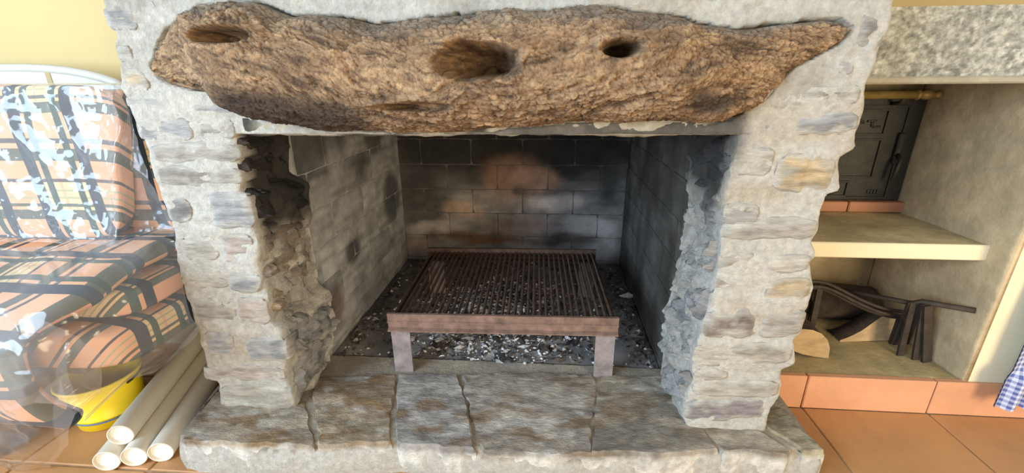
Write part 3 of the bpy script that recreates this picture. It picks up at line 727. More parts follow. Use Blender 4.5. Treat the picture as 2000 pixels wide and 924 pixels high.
# ------------------------------------------------------------------ grill
def grill():
    gx, gy, ang = -.158, 1.42, math.radians(1.6)
    ca, sa = math.cos(ang), math.sin(ang)
    g = thing('grill', (gx, gy+.33, HZ), 'rusty iron grill rack with many parallel bars standing in the firebox', 'grill')
    def R(V):
        V = np.asarray(V, float).copy(); x, y = V[:, 0].copy(), V[:, 1].copy(); V[:, 0] = gx+x*ca-y*sa; V[:, 1] = gy+x*sa+y*ca; return V
    W = .434; zt = .380
    prof = [(-.004, zt), (.008, zt), (.008, zt-.060), (.020, zt-.066), (.020, zt-.071), (-.014, zt-.071), (-.014, zt-.066), (.001, zt-.060), (.001, zt-.040), (-.009, zt-.035), (-.009, zt-.031), (-.002, zt-.027)]
    V, Fc = extrude(prof, 0, -W, W); recalc(mk('front_rail', R(V), Fc, M_RAIL, g, False))
    D = .66
    prof = [(D-.006, zt+.012), (D+.006, zt+.012), (D+.006, zt-.050), (D-.02, zt-.050), (D-.02, zt-.044), (D-.006, zt-.044)]
    V, Fc = extrude(prof, 0, -W, W); recalc(mk('back_rail', R(V), Fc, M_RUST, g, False))
    for s in (-1, 1):
        V, Fc = chamfer(s*(W-.012)-.008, s*(W-.012)+.008, .008, D-.006, zt-.055, zt-.030, .002); mk('side_rail', R(V), Fc, M_RUST, g, False)
    nb = 35; dia = [(0, .009), (.0066, .001), (0, -.006), (-.0066, .001)]
    for i in range(nb):
        x = -W+.022+(2*W-.044)*i/(nb-1); j = rng.uniform(-.0015, .0015)
        V = []; 
        for y in (.004, D-.004):
            for a, b in dia: V.append((x+a+j, y, zt-.013+b+rng.uniform(-.001, .001)))
        V = np.array(V); Fc = [[0, 1, 5, 4], [1, 2, 6, 5], [2, 3, 7, 6], [3, 0, 4, 7], [3, 2, 1, 0], [4, 5, 6, 7]]
        recalc(mk('bar', R(V), Fc, M_RUST, g, False))
    for sx in (-1, 1):
        for y0, sgn in ((-.004, 1), (D+.004, -1)):
            xo = sx*(W-.045); w = .036
            zb = HZ-.001
            poly = [(xo-w, y0), (xo+w, y0), (xo+w, y0+sgn*.008), (xo-w+.008, y0+sgn*.008), (xo-w+.008, y0+sgn*.05), (xo-w, y0+sgn*.05)] if sx < 0 else \
                   [(xo+w, y0), (xo-w, y0), (xo-w, y0+sgn*.008), (xo+w-.008, y0+sgn*.008), (xo+w-.008, y0+sgn*.05), (xo+w, y0+sgn*.05)]
            V, Fc = extrude(poly, 2, zb, zt-.062); recalc(mk('leg', R(V), Fc, M_LEG, g, False))
grill()

# ash and charcoal: uncountable bits on the firebox floor
def ash():
    P = []; cs = []; sz = []
    r = np.random.default_rng(3)
    n1 = 6500
    x = r.normal(-.20, .19, n1); y = r.normal(1.86, .21, n1); P.append(np.c_[x, y]); 
    k = r.random(n1); c = np.where((k < .48)[:, None], np.array([.72, .71, .70])*(r.uniform(.45, 1.15, n1))[:, None], np.array([.045, .04, .04])*r.uniform(.5, 2, n1)[:, None]); cs.append(c); sz.append(r.gamma(1.8, .0020, n1)+.0012)
    n2 = 1500
    x = r.uniform(CXL+.02, CXR-.02, n2); y = r.uniform(1.5, 2.54, n2)
    e = r.random(n2) < .6; sd = r.random(n2)
    x = np.where(e & (sd < .42), CXR-.02-r.exponential(.06, n2), x); x = np.where(e & (sd > .42) & (sd < .8), CXL+.03+r.exponential(.05, n2), x); y = np.where(e & (sd > .8), 2.53-r.exponential(.07, n2), y)
    P.append(np.c_[x, y]); k = r.random(n2)
    cs.append(np.where((k < .14)[:, None], np.array([.5, .48, .45])*r.uniform(.7, 1.2, n2)[:, None], np.array([.07, .055, .05])*r.uniform(.4, 2.2, n2)[:, None])); sz.append(r.gamma(1.6, .0028, n2)+.0015)
    P = np.concatenate(P); C = np.concatenate(cs); Z = np.concatenate(sz)
    ok = (P[:, 0] > CXL+.015) & (P[:, 0] < CXR-.015) & (P[:, 1] > 1.49) & (P[:, 1] < 2.54); P, C, Z = P[ok], C[ok], Z[ok]
    # low mound of powder below
    k_, n_ = 90, 70; yy, xx = np.meshgrid(np.linspace(1.48, 2.545, n_), np.linspace(CXL+.012, CXR-.012, k_), indexing='ij'); G = np.c_[xx.ravel(), yy.ravel(), np.zeros(xx.size)]
    def mound(x, y):
        return .036*np.exp(-((x+.2)/.32)**2-((y-1.90)/.28)**2)
    nz = fbm(G*14, 4, 480)
    G[:, 2] = HZ-.006+mound(G[:, 0], G[:, 1])*(1+.5*nz)+.004*nz
    bl = np.exp(-((G[:, 0]+.22)/.26)**2-((G[:, 1]-1.84)/.22)**2)
    gc = lerp(np.array([.25, .225, .21]), np.array([.72, .71, .70]), np.clip(bl*1.35+.5*fbm(G*12, 4, 481)*bl, 0, 1))
    gc = gc*(1+.4*fbm(G*18, 4, 482))[:, None]
    oct_ = np.array([[1, 0, 0], [0, 1, 0], [-1, 0, 0], [0, -1, 0], [0, 0, 1], [0, 0, -1.]]); of = np.array([[0, 1, 4], [1, 2, 4], [2, 3, 4], [3, 0, 4], [1, 0, 5], [2, 1, 5], [3, 2, 5], [0, 3, 5]])
    N_ = len(P); th = r.uniform(0, 6.28, N_); el = r.uniform(.6, 2.4, N_)
    o = oct_[None]*np.stack([Z*el, Z, Z*r.uniform(.4, .9, N_)], -1)[:, None, :]*r.uniform(.6, 1.3, (N_, 6, 1))
    ct, st = np.cos(th)[:, None], np.sin(th)[:, None]
    o = np.stack([o[..., 0]*ct-o[..., 1]*st, o[..., 0]*st+o[..., 1]*ct, o[..., 2]], -1)
    base = np.c_[P, HZ+mound(P[:, 0], P[:, 1])+Z*.2]
    V = (o+base[:, None]).reshape(-1, 3); T = (of[None]+(np.arange(N_)*6)[:, None, None]).reshape(-1, 3)
    q = grid_faces(n_, k_); tri = np.concatenate([q[:, [0, 1, 2]], q[:, [0, 2, 3]]])
    VV = np.concatenate([G, V]); FF = np.concatenate([tri, T+len(G)]); CC = np.concatenate([gc, np.repeat(C, 6, 0)])
    o_ = mk('ash', VV, FF, M_ASH, None, False, CC)
    tag(o_, 'pale grey ash and charcoal bits spread under the grill', 'ash', kind='stuff')
ash()

# ------------------------------------------------------------------ right niche: oven door, rod, sill, firewood, irons
def oven():
    y = 1.985; x0, x1, z0, z1 = 1.02, 1.536, .698, 1.150
    o = thing('oven_door', ((x0+x1)/2, y, z0), 'black cast iron oven door with embossed panels and a latch', 'door')
    box('door_plate', (x0, x1, y-.012, y+.03, z0, z1), M_IRON, o, .004)
    def frame(a, b, c, d, t=.007, dd=.007):
        P = [chamfer(a, b, y-.012-dd, y-.011, d-t, d, .001), chamfer(a, b, y-.012-dd, y-.011, c, c+t, .001), chamfer(a, a+t, y-.012-dd, y-.011, c+t, d-t, .001), chamfer(b-t, b, y-.012-dd, y-.011, c+t, d-t, .001)]
        V, Fc = join(P); mk('moulding', V, Fc, M_IRON, o, False)
    frame(x0+.015, x1-.06, z0+.012, z1-.05); frame(1.20, 1.40, .98, 1.085); frame(1.19, 1.40, .80, .965); frame(1.18, 1.31, .715, .785)
    def orn(cx, cz, w, h, seed):
        r = np.random.default_rng(seed); P = []
        for i in range(5):
            a = r.uniform(0, 6.3); px, pz = cx+r.uniform(-w, w), cz+r.uniform(-h, h)
            P.append(tube([(px+t*.03*math.cos(a)+.008*math.sin(t*6), y-.013, pz+.02*t*math.sin(a)) for t in np.linspace(-.5, .5, 7)], .0045, 6))
        V, Fc = join(P); mk('embossed_ornament', V, Fc, M_IRON, o, True)
    orn(1.31, 1.035, .06, .03, 1); orn(1.245, .75, .04, .02, 2)
    for i in range(4): box('embossed_mark', (1.395+i*.013, 1.404+i*.013, y-.016, y-.011, .728, .748), M_IRON, o, .001)
    l = box('latch', (1.455, 1.478, y-.032, y-.010, .86, .99), M_IRON, o, .005)
    V, Fc = tube([(1.466, y-.03, .90), (1.463, y-.055, .885), (1.455, y-.062, .85), (1.452, y-.06, .80)], .009, 8); mk('lever', V, Fc, M_IRON, l, True)
    # tile sill under the door
    s = thing('sill', (1.3, 1.97, .65), 'terracotta tile sill under the black oven door', 'sill')
    for a, b in ((.95, 1.13), (1.135, 1.315), (1.32, 1.548)): box('sill_tile', (a, b, 1.945, 2.0, .651, .697), M_TILE, s, .004, (.50, .24, .14))
    # rod
    e = ony(1838, 185, 1.915)
    r_ = thing('brass_rod', (1.2, 1.915, e[2]-.02), 'aged brass rod with a knob across the top of the oven door', 'rod')
    V, Fc = tube([(.72, 1.915, e[2]), (1.44, 1.915, e[2])], .0155, 14); mk('rod', V, Fc, M_BRASS, r_, True)
    V, Fc = lathe([(0, 0), (.012, .001), (.020, .004), (.020, .012), (.013, .018), (.017, .03), (.020, .045), (.016, .056), (.010, .066), (.016, .075), (.018, .084), (.010, .092), (0, .094)], (0, 0, 0), 16)
    V = np.c_[1.435+V[:, 2]*1.05, 1.915+V[:, 0], e[2]+V[:, 1]]; mk('finial', V, Fc, M_BRASS, r_, True)
    V, Fc = tube([(1.40, 1.915, e[2]-.012), (1.40, 1.925, e[2]-.03), (1.40, 1.975, e[2]-.035)], .007, 8); mk('bracket', V, Fc, M_OLDIRON, r_, True)
oven()

def firewood(name, prof, c, axis, L, label, seed):
    """split log: cross-section polygon (local right/up) swept along 'axis'; cut faces pale, bark round the outside"""
    a = np.asarray(axis, float); a /= np.linalg.norm(a); r = np.cross(a, Z_); r /= np.linalg.norm(r)
    n = len(prof); rows = []; K = 14
    for t in np.linspace(0, 1, K):
        for i, (p, q) in enumerate(prof): rows.append(np.asarray(c)+a*L*t+r*p+Z_*q)
    V = np.array(rows)
    j = .005*fbm(V*30, 3, seed); inner = np.repeat(np.linspace(0, 1, K), n); m_ = (inner > .01)
    V[:, 2] = np.maximum(V[:, 2]+j*m_, c[2]); V[:, 1] += j*m_
    o = thing(name, c, label, 'firewood', None)
    recalc(mk('bark', V, [list(f) for f in grid_faces(K, n, True)]+[[(K-1)*n+i for i in range(n)]], M_DKBARK, o, True))
    cen = np.mean(V[:n], 0)-a*.001
    F_ = [[i, (i+1) % n, n] for i in range(n)]; recalc(mk('cut_end', np.r_[V[:n]-a*.001, [cen]], F_, M_WOODCUT, o, False))
def arc(n, a0, a1, r): return [(r*math.cos(a0+(a1-a0)*i/n), r*math.sin(a0+(a1-a0)*i/n)) for i in range(n+1)]
LZ = .1435
# quarter-split log facing us, then a long halved one
q = onz(1618, 700, LZ)
qp = [(0, 0.0)]+[(-.006, .05), (-.022, .085), (-.05, .112), (-.085, .126), (-.12, .128), (-.15, .118), (-.15, .03), (-.10, .012), (-.05, .004)]
firewood('firewood_log', [(-p[0]*-1, p[1]) for p in qp], (q[0], q[1], LZ), (.04, 1, 0), .095, 'short quarter-split firewood log at the edge of the store', 3)
def halflog():
    o_ = onz(1640, 668, LZ); e_ = onz(1757, 664, LZ)
    o = thing('firewood_log', (1.4, 1.76, LZ), 'long split firewood log with pale wavy cut face beside the iron stand', 'firewood')
    k = 16; t = np.linspace(0, 1, k)
    h = np.interp(t, [0, .15, .35, .5, .62, .75, .9, 1], [.008, .022, .05, .085, .112, .12, .105, .075])
    A = np.array([o_+(e_-o_)*s for s in t]); top = A+np.c_[np.zeros(k), .02*t, h]
    bt = A+np.c_[np.full(k, .0), np.full(k, .085), h*.9]; bb = A+np.c_[np.full(k, 0.), np.full(k, .10), np.zeros(k)]
    V = np.concatenate([A, top]); recalc(mk('cut_face', V, grid_faces(2, k), M_WOODCUT, o, True))
    mid = (top+bt)/2+np.array([0, 0, .004]); V = np.concatenate([A+[0, .001, 0], top+[0, .001, 0], mid, bt, bb]); V[2*k:4*k, 2] += .012*fbm(V[2*k:4*k]*25, 3, 4)
    Fc = [list(f) for f in grid_faces(5, k)]; Fc += [[i*k for i in range(5)], [i*k+k-1 for i in range(5)][::-1], ] 
    recalc(mk('bark', V, Fc, M_DKBARK, o, True))
    # dark heap behind
halflog()
def backlog():
    c = onz(1600, 660, LZ); o = None
    V, Fc = tube([(1.12, 1.915, LZ+.085), (1.24, 1.915, LZ+.09), (1.36, 1.92, LZ+.085), (1.50, 1.92, LZ+.08)], [.080, .084, .083, .078], 18)
    V[:, 2] = np.maximum(V[:, 2]+.010*fbm(V*22, 4, 9), LZ)
    tag(mk('firewood_log', V, Fc, M_DKBARK, None, True), 'dark round log with bark lying behind the split firewood', 'firewood')
backlog()

def irons():
    # curved double-strap iron with an upright leg
    yk = 1.70
    px = [(1575, 552), (1592, 549), (1615, 553), (1640, 565), (1665, 578), (1690, 590), (1715, 600), (1740, 606), (1768, 609)]
    P = np.array([ony(u, v, yk) for u, v in px]); P = np.array([[np.interp(t, np.arange(len(P)), P[:, i]) for i in range(3)] for t in np.linspace(0, len(P)-1, 33)])
    for _ in range(3): P[1:-1] = .25*P[:-2]+.5*P[1:-1]+.25*P[2:]
    o = thing('iron_trivet', (P[0][0]+.1, yk, LZ), 'old iron trivet with curved double straps over the firewood', 'trivet')
    for dz, dy in ((0, 0), (-.016, -.014), (-.030, .002)):
        V, Fc = tube(P+[0, dy, dz], .0075, 8); mk('strap', V, Fc, M_OLDIRON, o, True)
    a = ony(1601, 562, yk); b = ony(1588, 632, yk)
    V, Fc = chamfer(-.011, .011, -.005, .005, 0, 1, 0); 
    def bar(p0, p1, w, d, nm, par, mt):
        p0, p1 = np.asarray(p0), np.asarray(p1); ax = p1-p0; rr = np.cross(ax, Y_); rr /= np.linalg.norm(rr); dd = np.cross(rr, ax); dd /= np.linalg.norm(dd)
        V = np.array([p+rr*s*w+dd*t*d for p in (p0, p1) for s, t in ((-1, -1), (1, -1), (1, 1), (-1, 1))])
        return recalc(mk(nm, V, [[0, 1, 2, 3], [7, 6, 5, 4], [0, 4, 5, 1], [1, 5, 6, 2], [2, 6, 7, 3], [3, 7, 4, 0]], mt, par, False))
    bar(a, (b[0], yk, LZ), .011, .006, 'leg', o, M_OLDIRON)
    bar(P[-2]-[0, 0, .02], (P[-2][0]+.005, P[-2][1]+.008, LZ), .007, .006, 'leg', o, M_OLDIRON)
    bar((P[12][0], 1.818, P[12][2]-.02), (P[12][0]-.01, 1.820, LZ), .007, .006, 'leg', o, M_OLDIRON)
    bar(P[12]-[0, 0, .02], (P[12][0], 1.820, P[12][2]-.02), .007, .006, 'cross_bar', o, M_OLDIRON)
    # stand: long rod with splayed flat legs, standing near the wall
    y2 = 1.60
    f1, f2, f3 = onz(1757, 694, LZ), onz(1787, 702, LZ), onz(1817, 707, LZ)
    f3[0] -= .018
    t1, t2, t3 = ony(1783, 590, y2+.02), ony(1806, 594, y2), ony(1815, 597, y2-.01)
    t3[0] -= .006
    s = thing('iron_stand', (f2[0], y2, LZ), 'dark iron stand with splayed flat legs leaning by the niche wall', 'stand')
    bar(t1, f1, .011, .005, 'leg', s, M_OLDIRON); bar((t1+t2)/2+[0, .012, 0], (f1+f2)/2+[.0, .05, .03], .030, .005, 'leg', s, M_OLDIRON); bar(t2, f2, .012, .005, 'leg', s, M_OLDIRON); bar(t3, f3, .014, .006, 'leg', s, M_OLDIRON)
    e = onx(1905, 607, XW-.012)
    g0 = ony(1612, 560, 1.80); g1 = ony(1780, 592, y2+.03)
    V, Fc = tube([g0, g1, t2+[0, .012, .004], e], [.009, .010, .011, .011], 8); mk('rod', V, Fc, M_OLDIRON, s, True)
irons()

# ------------------------------------------------------------------ gingham cloth hanging at the right
def gingham():
    n, k = 60, 90
    x0 = ony(1934, 795, 1.40)[0]; 
    t, s = np.meshgrid(np.linspace(0, 1, n), np.linspace(0, 1, k), indexing='ij'); t, s = t.ravel(), s.ravel()
    zb, zt = .090, .70
    z = zt+(zb-zt)*t; x = x0-.006+.10*(1-t)*(.55)*0+s*.62+(-.05*(1-t))*0
    # cloth gathers: sharp ruffle near the hem
    hem = sst(.74, .80, t)
    x = x-.035*(1-t)*0+(1-s)*(1-hem)*.022
    ph = s*60
    y = 1.395+.045*sst(.55, 0, t)+.012*np.sin(ph*.45)*(1-hem)+.014*np.sin(ph)*hem-.012*hem
    z = z+hem*.006*np.sin(ph+1)*sst(.9, 1, t)+.012*sst(.95, 1, t)*np.sin(s*9)
    V = np.c_[x, y, z]
    V2 = V+[0, .003, 0]
    F1 = grid_faces(n, k); Fc = [list(f) for f in F1]+[list(f)[::-1] for f in F1+n*k]
    uv = np.c_[s*.62/.020*1.15, z/.020]; 
    o = recalc(mk('gingham_cloth', np.concatenate([V, V2]), Fc, M_GING, None, True, None, np.concatenate([uv, uv])))
    tag(o, 'blue and white gingham cloth with a ruffled hem hanging by the cream wall', 'cloth')
gingham()

# ------------------------------------------------------------------ left: headboard, bench, cushions, film, bucket, pipes
def headboard():
    pts = [(-40, 128), (0, 128), (45, 128), (85, 130), (125, 134), (160, 140), (195, 149), (220, 158), (238, 170), (246, 186)]
    y = 1.70; Q = np.array([ony(u, v, y) for u, v in pts]); Q = np.r_[[[-3.0, y, Q[0, 2]]], Q, [[Q[-1, 0]+.01, y, .9]], [[Q[-1, 0]+.012, y, .012]]]
    o = thing('headboard', (-2.3, y, 0), 'white headboard with a curved top behind the wrapped cushion', 'headboard')
    poly = [(p[0], p[2]) for p in Q]
    xs_, zs_ = np.array([p[0] for p in poly]), np.array([p[1] for p in poly])
    sx = [-3.0, Q[4, 0]-.010]; 
    def panel(a, b):
        xx = np.linspace(a, b, 30); zz = np.interp(xx, xs_[:-2], zs_[:-2])-.014
        V, Fc = extrude([(a, 0.0)]+[(x, z) for x, z in zip(xx, zz)]+[(b, 0.)], 1, y+.006, y+.03); recalc(mk('panel', V, Fc, M_WHITE, o, False))
    c = Q[4, 0]; panel(-3.0, c-.012); panel(c+.012, Q[-3, 0]-.006)
    zc = np.interp(c, xs_[:-2], zs_[:-2]); box('divider', (c-.012, c+.012, y+.004, y+.03, 0, zc-.012), M_STRIP, o, .001)
    P = Q.copy(); P = np.array([[np.interp(t, np.arange(len(P)), P[:, i]) for i in range(3)] for t in np.linspace(0, len(P)-1, 60)]); P[:, 1] = y+.018
    V, Fc = tube(P-[0, 0, .010], .018, 8); mk('rim', V, Fc, M_STRIP if False else M_WHITE, o, True)
headboard()
def bench():
    o = thing('bench', (-1.65, 1.25, 0), 'low brown wooden bench carrying the plaid cushions', 'bench')
    for i in range(4): box('seat_board', (-2.25, -1.36, .98+i*.14, 1.11+i*.14, .385, .415), M_BENCH, o, .004)
    for x in (-2.2, -1.86): box('side_panel', (x-.015, x+.015, 1.0, 1.52, 0, .386), M_BENCH, o, .003)
    box('rail', (-2.19, -1.87, 1.24, 1.27, .20, .28), M_BENCH, o, .003)
bench()
def pillow_box(name, x0, x1, y0, y1, z0, z1, rad, label, seed, puff=.012, uvs=3.0, uvo=(0, 0), shear=None, axis='front'):
    """soft box cushion: superellipsoid-edged block with a sagging surface"""
    n, k = 48, 96
    v, u = np.meshgrid(np.linspace(-math.pi/2, math.pi/2, n), np.linspace(0, 2*math.pi, k, endpoint=False), indexing='ij'); v, u = v.ravel(), u.ravel()
    e = .28
    f = lambda w: np.sign(w)*np.abs(w)**e
    cx, cy, cz = (x0+x1)/2, (y0+y1)/2, (z0+z1)/2
    P = np.c_[f(np.cos(v))*f(np.cos(u)), f(np.cos(v))*f(np.sin(u)), f(np.sin(v))]
    V = np.c_[cx+P[:, 0]*(x1-x0)/2, cy+P[:, 1]*(y1-y0)/2, cz+P[:, 2]*(z1-z0)/2]
    V = V+puff*np.stack([fbm(V*5, 3, seed), fbm(V*5, 3, seed+1), fbm(V*5, 3, seed+2)], -1)
    if shear: V = shear(V)
    if axis == 'front': uv = np.c_[V[:, 0]-.6*V[:, 1], V[:, 2]+.8*V[:, 1]]
    else: uv = np.c_[V[:, 1], V[:, 2]-V[:, 0]]
    o = mk(name, V, grid_faces(n, k, True), M_PLAID, None, True, None, uv*uvs+np.asarray(uvo))
    recalc(o); return tag(o, label, 'cushion')
def tilt(V):
    V = V.copy(); h = (1.2-V[:, 2])/.46; s = np.clip((V[:, 0]+1.6)/.36, 0, 1)
    V[:, 0] -= .12*h*s; return V
def flare(V):
    V = V.copy(); h = (1.19-V[:, 2])/.45; s = np.clip((V[:, 0]+1.6)/.36, 0, 1)
    V[:, 0] += .07*(h-.55)*s; return V
pillow_box('plaid_cushion', -2.15, -1.255, 1.225, 1.295, .724, 1.205, .05, 'large upright plaid cushion inside shiny crumpled plastic', 5, .008, 3.0, (.05, .12), tilt)
pillow_box('plaid_cushion', -2.1, -1.180, 1.310, 1.46, .724, 1.190, .05, 'upright plaid cushion tucked behind the crumpled plastic beside the stone pillar', 15, .008, 3.0, (.35, .55), flare)
def folded():
    """mattress folded over the front of the pile"""
    path = np.array([(1.58, .703), (1.4, .703), (1.2, .700), (1.05, .684), (.95, .650), (.885, .595), (.86, .52), (.86, .43), (.875, .35), (.90, .30)])
    t = np.linspace(0, len(path)-1, 60); P = np.c_[np.interp(t, np.arange(len(path)), path[:, 0]), np.interp(t, np.arange(len(path)), path[:, 1])]
    for _ in range(8): P[1:-1] = .25*P[:-2]+.5*P[1:-1]+.25*P[2:]
    T = np.gradient(P, axis=0); T /= np.linalg.norm(T, axis=1)[:, None]; Nn = np.c_[T[:, 1], -T[:, 0]]
    if Nn[0, 1] < 0: Nn = -Nn
    th = .030; xa, xb = -2.2, -1.215
    global MAT_P, MAT_N; MAT_P, MAT_N = P, Nn
    sec = []
    for a in np.linspace(-math.pi/2, math.pi/2, 9): sec.append((xb-.03+.03*math.cos(a), th*math.sin(a)))
    for a in np.linspace(math.pi/2, 3*math.pi/2, 9): sec.append((xa+.03+.03*math.cos(a), th*math.sin(a)))
    sec2 = []
    for i, (x, h) in enumerate(sec):
        sec2.append((x, h))
        if i == 8: sec2 += [(xb-.03+(xa-xb+.06)*s, th) for s in np.linspace(0, 1, 24)[1:-1]]
    sec2 += [(xa+.03+(xb-xa-.06)*s, -th) for s in np.linspace(0, 1, 24)[1:-1]]
    V = []; uv = []; L = np.r_[0, np.cumsum(np.linalg.norm(np.diff(P, axis=0), axis=1))]
    for i in range(len(P)):
        dx = -.17*sst(.98, .84, np.array(P[i, 0]))                    # the front swings away to the left
        for x, h in sec2:
            V.append((x+float(dx)*(1 if x > -1.9 else .4), P[i, 0]+Nn[i, 0]*h, P[i, 1]+Nn[i, 1]*h)); uv.append((L[i]*1.25, x+h*.6))
    V = np.array(V); V += .008*np.stack([fbm(V*7, 3, 1), fbm(V*7, 3, 2), fbm(V*7, 3, 3)], -1); k = len(sec2)
    Fc = [list(f) for f in grid_faces(len(P), k, True)]+[list(range(k)), [(len(P)-1)*k+j for j in range(k)][::-1]]
    tag(recalc(mk('plaid_cushion', V, Fc, M_PLAID, None, True, None, np.array(uv)*3.0+[.3, .1])), 'plaid mattress folded over the pile with its front end drooping', 'cushion')
folded()
pillow_box('plaid_cushion', -2.1, -1.195, 1.010, 1.52, .548, .645, .05, 'plaid cushion squeezed under the folded mattress', 25, .012, 3.2, (.1, .62), None, 'side')
pillow_box('plaid_cushion', -2.1, -1.185, .945, 1.52, .418, .546, .05, 'lowest plaid cushion lying on the wooden bench', 35, .012, 3.2, (.75, .25), None, 'side')

def cr(P, n):
    """Catmull-Rom resample along axis 0"""
    P = np.asarray(P, float); k = len(P); t = np.linspace(0, k-1-1e-6, n); i = t.astype(int); f = (t-i).reshape((-1,)+(1,)*(P.ndim-1))
    E = np.concatenate([[2*P[0]-P[1]], P, [2*P[-1]-P[-2]]]); a, b, c, d = E[i], E[i+1], E[i+2], E[i+3]
    return .5*(2*b+(c-a)*f+(2*a-5*b+4*c-d)*f*f+(3*b-a-3*c+d)*f**3)
def sheet(net, n, k):
    G = cr(net, n); G = cr(G.transpose(1, 0, 2), k).transpose(1, 0, 2); return G.reshape(-1, 3)
def ridge(p, seed): return 1-np.abs(fbm(p, 3, seed))*2
def clear_mattress(V, gap=.045):
    """lay film on the mattress instead of letting it cut through"""
    d = V[:, None, 1:]-MAT_P[None]; i = np.argmin((d**2).sum(-1), 1); h = (d[np.arange(len(V)), i]*MAT_N[i]).sum(-1)
    push = np.where((np.abs(h) < gap+.05) & (V[:, 0] < -1.18), np.maximum(gap-h, 0), 0)
    V[:, 1:] += MAT_N[i]*push[:, None]; return V
def film_front():
    rows = []
    for v, y in ((166, 1.36), (163, 1.24), (178, 1.212), (250, 1.200), (330, 1.198), (410, 1.196), (462, 1.192), (482, 1.16)):
        r = []
        for u in (-170, -60, 40, 130, 205, 228, 240, 262, 300, 345):
            lim = np.interp(v, [163, 250, 330, 400, 450, 482], [244, 262, 290, 320, 344, 352]); uu = min(u, lim)
            if u == 345: uu = lim
            if u == 300: uu = min(300, lim-4)
            if u == 262: uu = min(262, lim-8)
            if u == 240: uu = min(240, lim-13)
            yy = y+(.0 if uu < 215 else (.0-.03*(u == 228)+.05*(uu > 245)+.015*(uu > 290)))
            r.append(ony(uu, v, yy))
        rows.append(r)
    n, k = 170, 240; V = sheet(np.array(rows), n, k)
    f1, f2, _ = worley(V*np.array([11, 4, 9.])+.5*np.stack([fbm(V*9, 3, 6), fbm(V*9, 3, 7), fbm(V*9, 3, 8)], -1), 44)
    dg = np.c_[V[:, 0]*5+V[:, 2]*4, V[:, 1]*3, V[:, 2]*3-V[:, 0]*2.0]
    w = .016*ridge(dg, 61)+.004*ridge(V*22, 62)+.016*(f1-.5)*.6
    V[:, 1] -= w-.004; V = clear_mattress(V)
    o = mk('plastic_film', V, grid_faces(n, k), M_FILM, None, True)
    tag(o, 'shiny crumpled clear plastic film wrapped around the upright cushions', 'plastic film')
film_front()
def film_low():
    # over the folded mattress and down its right side, then hanging to a point beside the pipes
    A = lambda u, v, y: ony(u, v, y)
    net = [[A(-120, 500, 1.10), A(0, 486, 1.12), A(120, 476, 1.14), A(230, 466, 1.16), A(300, 458, 1.17), A(345, 470, 1.165)],
           [A(-140, 560, .98), A(0, 530, 1.00), A(120, 512, 1.03), A(215, 505, 1.06), A(300, 492, 1.10), A(352, 515, 1.14)],
           [A(-150, 640, .86), A(20, 590, .88), A(110, 560, .91), A(200, 545, .97), A(300, 545, 1.04), A(360, 565, 1.12)],
           [A(-150, 720, .82), A(20, 650, .82), A(110, 620, .85), A(200, 600, .92), A(300, 600, 1.0), A(372, 608, 1.10)],
           [A(-150, 780, .81), A(20, 710, .80), A(110, 690, .83), A(205, 660, .90), A(300, 650, .99), A(388, 645, 1.09)],
           [A(-150, 820, .81), A(20, 770, .80), A(110, 735, .83), A(208, 715, .90), A(285, 705, .99), A(345, 690, 1.07)],
           [A(-150, 850, .82), A(20, 800, .81), A(110, 770, .85), A(208, 750, .91), A(262, 738, .99), A(302, 726, 1.05)]]
    n, k = 120, 130; V = sheet(np.array(net), n, k)
    w = .012*ridge(V*np.array([5, 5, 6.]), 71)+.006*fbm(V*13, 3, 72)+.009*ridge(V*np.array([4, 9, 14.]), 75)
    V[:, 1] -= w-.004; V[:, 0] += .5*w; V = clear_mattress(V)
    o = mk('plastic_film', V, grid_faces(n, k), M_FILM2, None, True)
    tag(o, 'slack clear plastic film draped over the folded mattress pile', 'plastic film')
    # free lobe falling to the floor in front
    net = [[A(-140, 640, .80), A(-20, 600, .79), A(40, 600, .80), A(80, 612, .815), A(140, 640, .83), A(204, 688, .86)],
           [A(-140, 720, .78), A(-20, 690, .77), A(40, 690, .775), A(90, 690, .79), A(150, 705, .82), A(209, 728, .86)],
           [A(-140, 790, .78), A(-20, 770, .76), A(40, 770, .77), A(95, 770, .79), A(150, 765, .83), A(205, 756, .87)],
           [A(-140, 850, .80), A(-20, 840, .78), A(40, 845, .79), A(90, 840, .81), A(140, 826, .85), A(178, 800, .89)],
           [A(-140, 890, .83), A(-20, 890, .82), A(40, 895, .83), A(85, 888, .85), A(125, 866, .88), A(160, 832, .92)],
           [onz(-140, 905, .006), onz(-20, 905, .006), onz(30, 918, .006), onz(70, 914, .006), onz(112, 892, .006), onz(145, 850, .02)]]
    V = sheet(np.array(net), n, k)
    f1, f2, _ = worley(V*np.array([8, 8, 7.]), 54)
    w = .014*ridge(V*np.array([5, 5, 5.]), 81)+.010*ridge(V*11, 82)+.012*(f1-.5)
    V[:, 1] -= w-.006; V = clear_mattress(V, .064); V[:, 2] = np.maximum(V[:, 2], .003)
    o = mk('plastic_film', V, grid_faces(n, k), M_FILM2, None, True)
    tag(o, 'loose lobe of clear plastic film hanging down to the floor tiles', 'plastic film')
film_low()

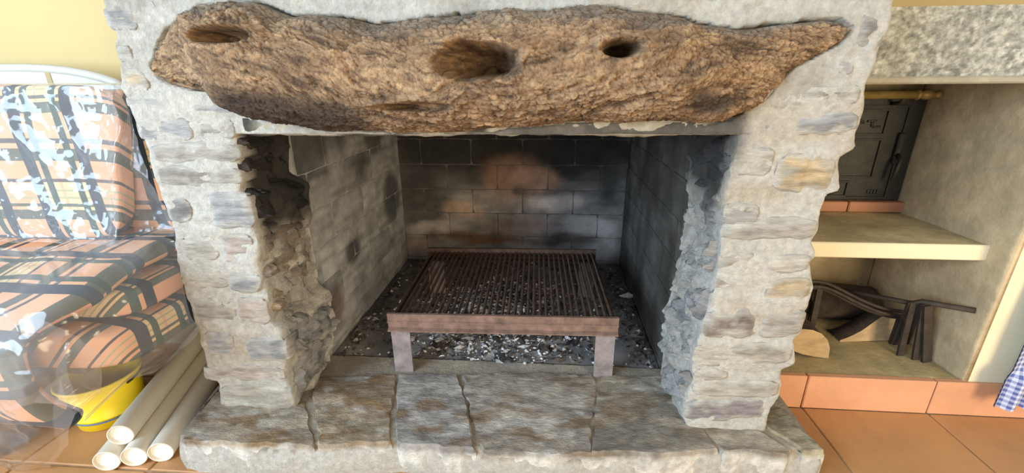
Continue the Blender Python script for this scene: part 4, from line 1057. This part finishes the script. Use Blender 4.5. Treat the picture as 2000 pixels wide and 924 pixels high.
def bucket():
    c = onz(228, 842, 0); c = (c[0]-.097, c[1]+.085, .002)
    o = thing('bucket', c, 'yellow plastic bucket with a blue band half covered by clear film', 'bucket')
    V, Fc = lathe([(0, .004), (.092, .004), (.094, .0), (.100, .002), (.106, .042), (.110, .045), (.111, .051), (.106, .055), (.120, .165), (.124, .171), (.128, .180), (.126, .186), (.120, .186), (.117, .174), (.102, .052), (.092, .012), (0, .012)], c, 56)
    mk('body', V, Fc, M_YELLOW, o, True)
    V, Fc = lathe([(.1052, .033), (.1080, .034), (.1088, .040), (.1062, .041), (.1052, .033)], c, 56); mk('band', V, Fc, M_BLUE, o, True)
    p = [(c[0]+.129*math.cos(a), c[1]+.129*math.sin(a)-.02*abs(math.cos(a*1)), .165-.05*max(0, math.sin(a+math.pi))) for a in np.linspace(0, math.pi, 20)]
    V, Fc = tube(p, .004, 6); mk('handle', V, Fc, M_OLDIRON, o, True)
bucket()
def pipes():
    r = .0385
    spec = [((215, 897), r, 'ivory plastic pipe on the floor half hidden under another pipe'), ((268, 893), r, 'ivory plastic pipe lying between two others on the floor'),
            ((316, 889), r, 'ivory plastic pipe on the floor touching the stone hearth'), ((246, 843), r+.064, 'ivory plastic pipe resting on top of the other pipes')]
    far = [(372, 700), (392, 716), (412, 728), (384, 662)]
    cs = []
    for ((u, v), z, lab), (fu, fv) in zip(spec, far):
        a = onz(u, v, z); d = np.array([-.075, .62, 0.]); 
        cs.append(a)
    base = cs[1]-[.012, 0, 0]
    b0 = onz(392, 712, r); dv = b0-base; dv[2] = 0; dv = dv/np.linalg.norm(dv)*.66
    step = np.cross(dv/.66, Z_)*.0773; st = [base-step, base, base+step]
    a4 = (st[0]+st[1])/2+dv/.66*.035; a4[2] = r+r*math.sqrt(3)
    for a, (px, z, lab) in zip(st+[a4], spec):
        o = thing('plastic_pipe', a, lab, 'pipe', 'plastic pipes beside the hearth')
        P = np.array([a+dv*t for t in (0, .33, .66, 1)]); ax = dv/np.linalg.norm(dv); rt = np.cross(ax, Z_)
        n = 28; prof = [(r-.0035, .0), (r-.0005, -.0005), (r, .002), (r, 1.)]
        def ring(rad, t): return np.array([a+ax*t+rad*(math.cos(2*math.pi*j/n)*rt+math.sin(2*math.pi*j/n)*Z_) for j in range(n)])
        V = np.concatenate([ring(r-.004, .30), ring(r-.004, 0), ring(r-.0005, -.001), ring(r, .002), ring(r, .66)]); V[:, 2] = np.maximum(V[:, 2], .001)
        recalc(mk('tube', V, grid_faces(5, n, True), M_PVC, o, True))
        V = np.concatenate([ring(.001, .012), ring(r-.0045, .010)]); mk('end_plug', V, grid_faces(2, n, True), M_PVCEND, o, False)
pipes()
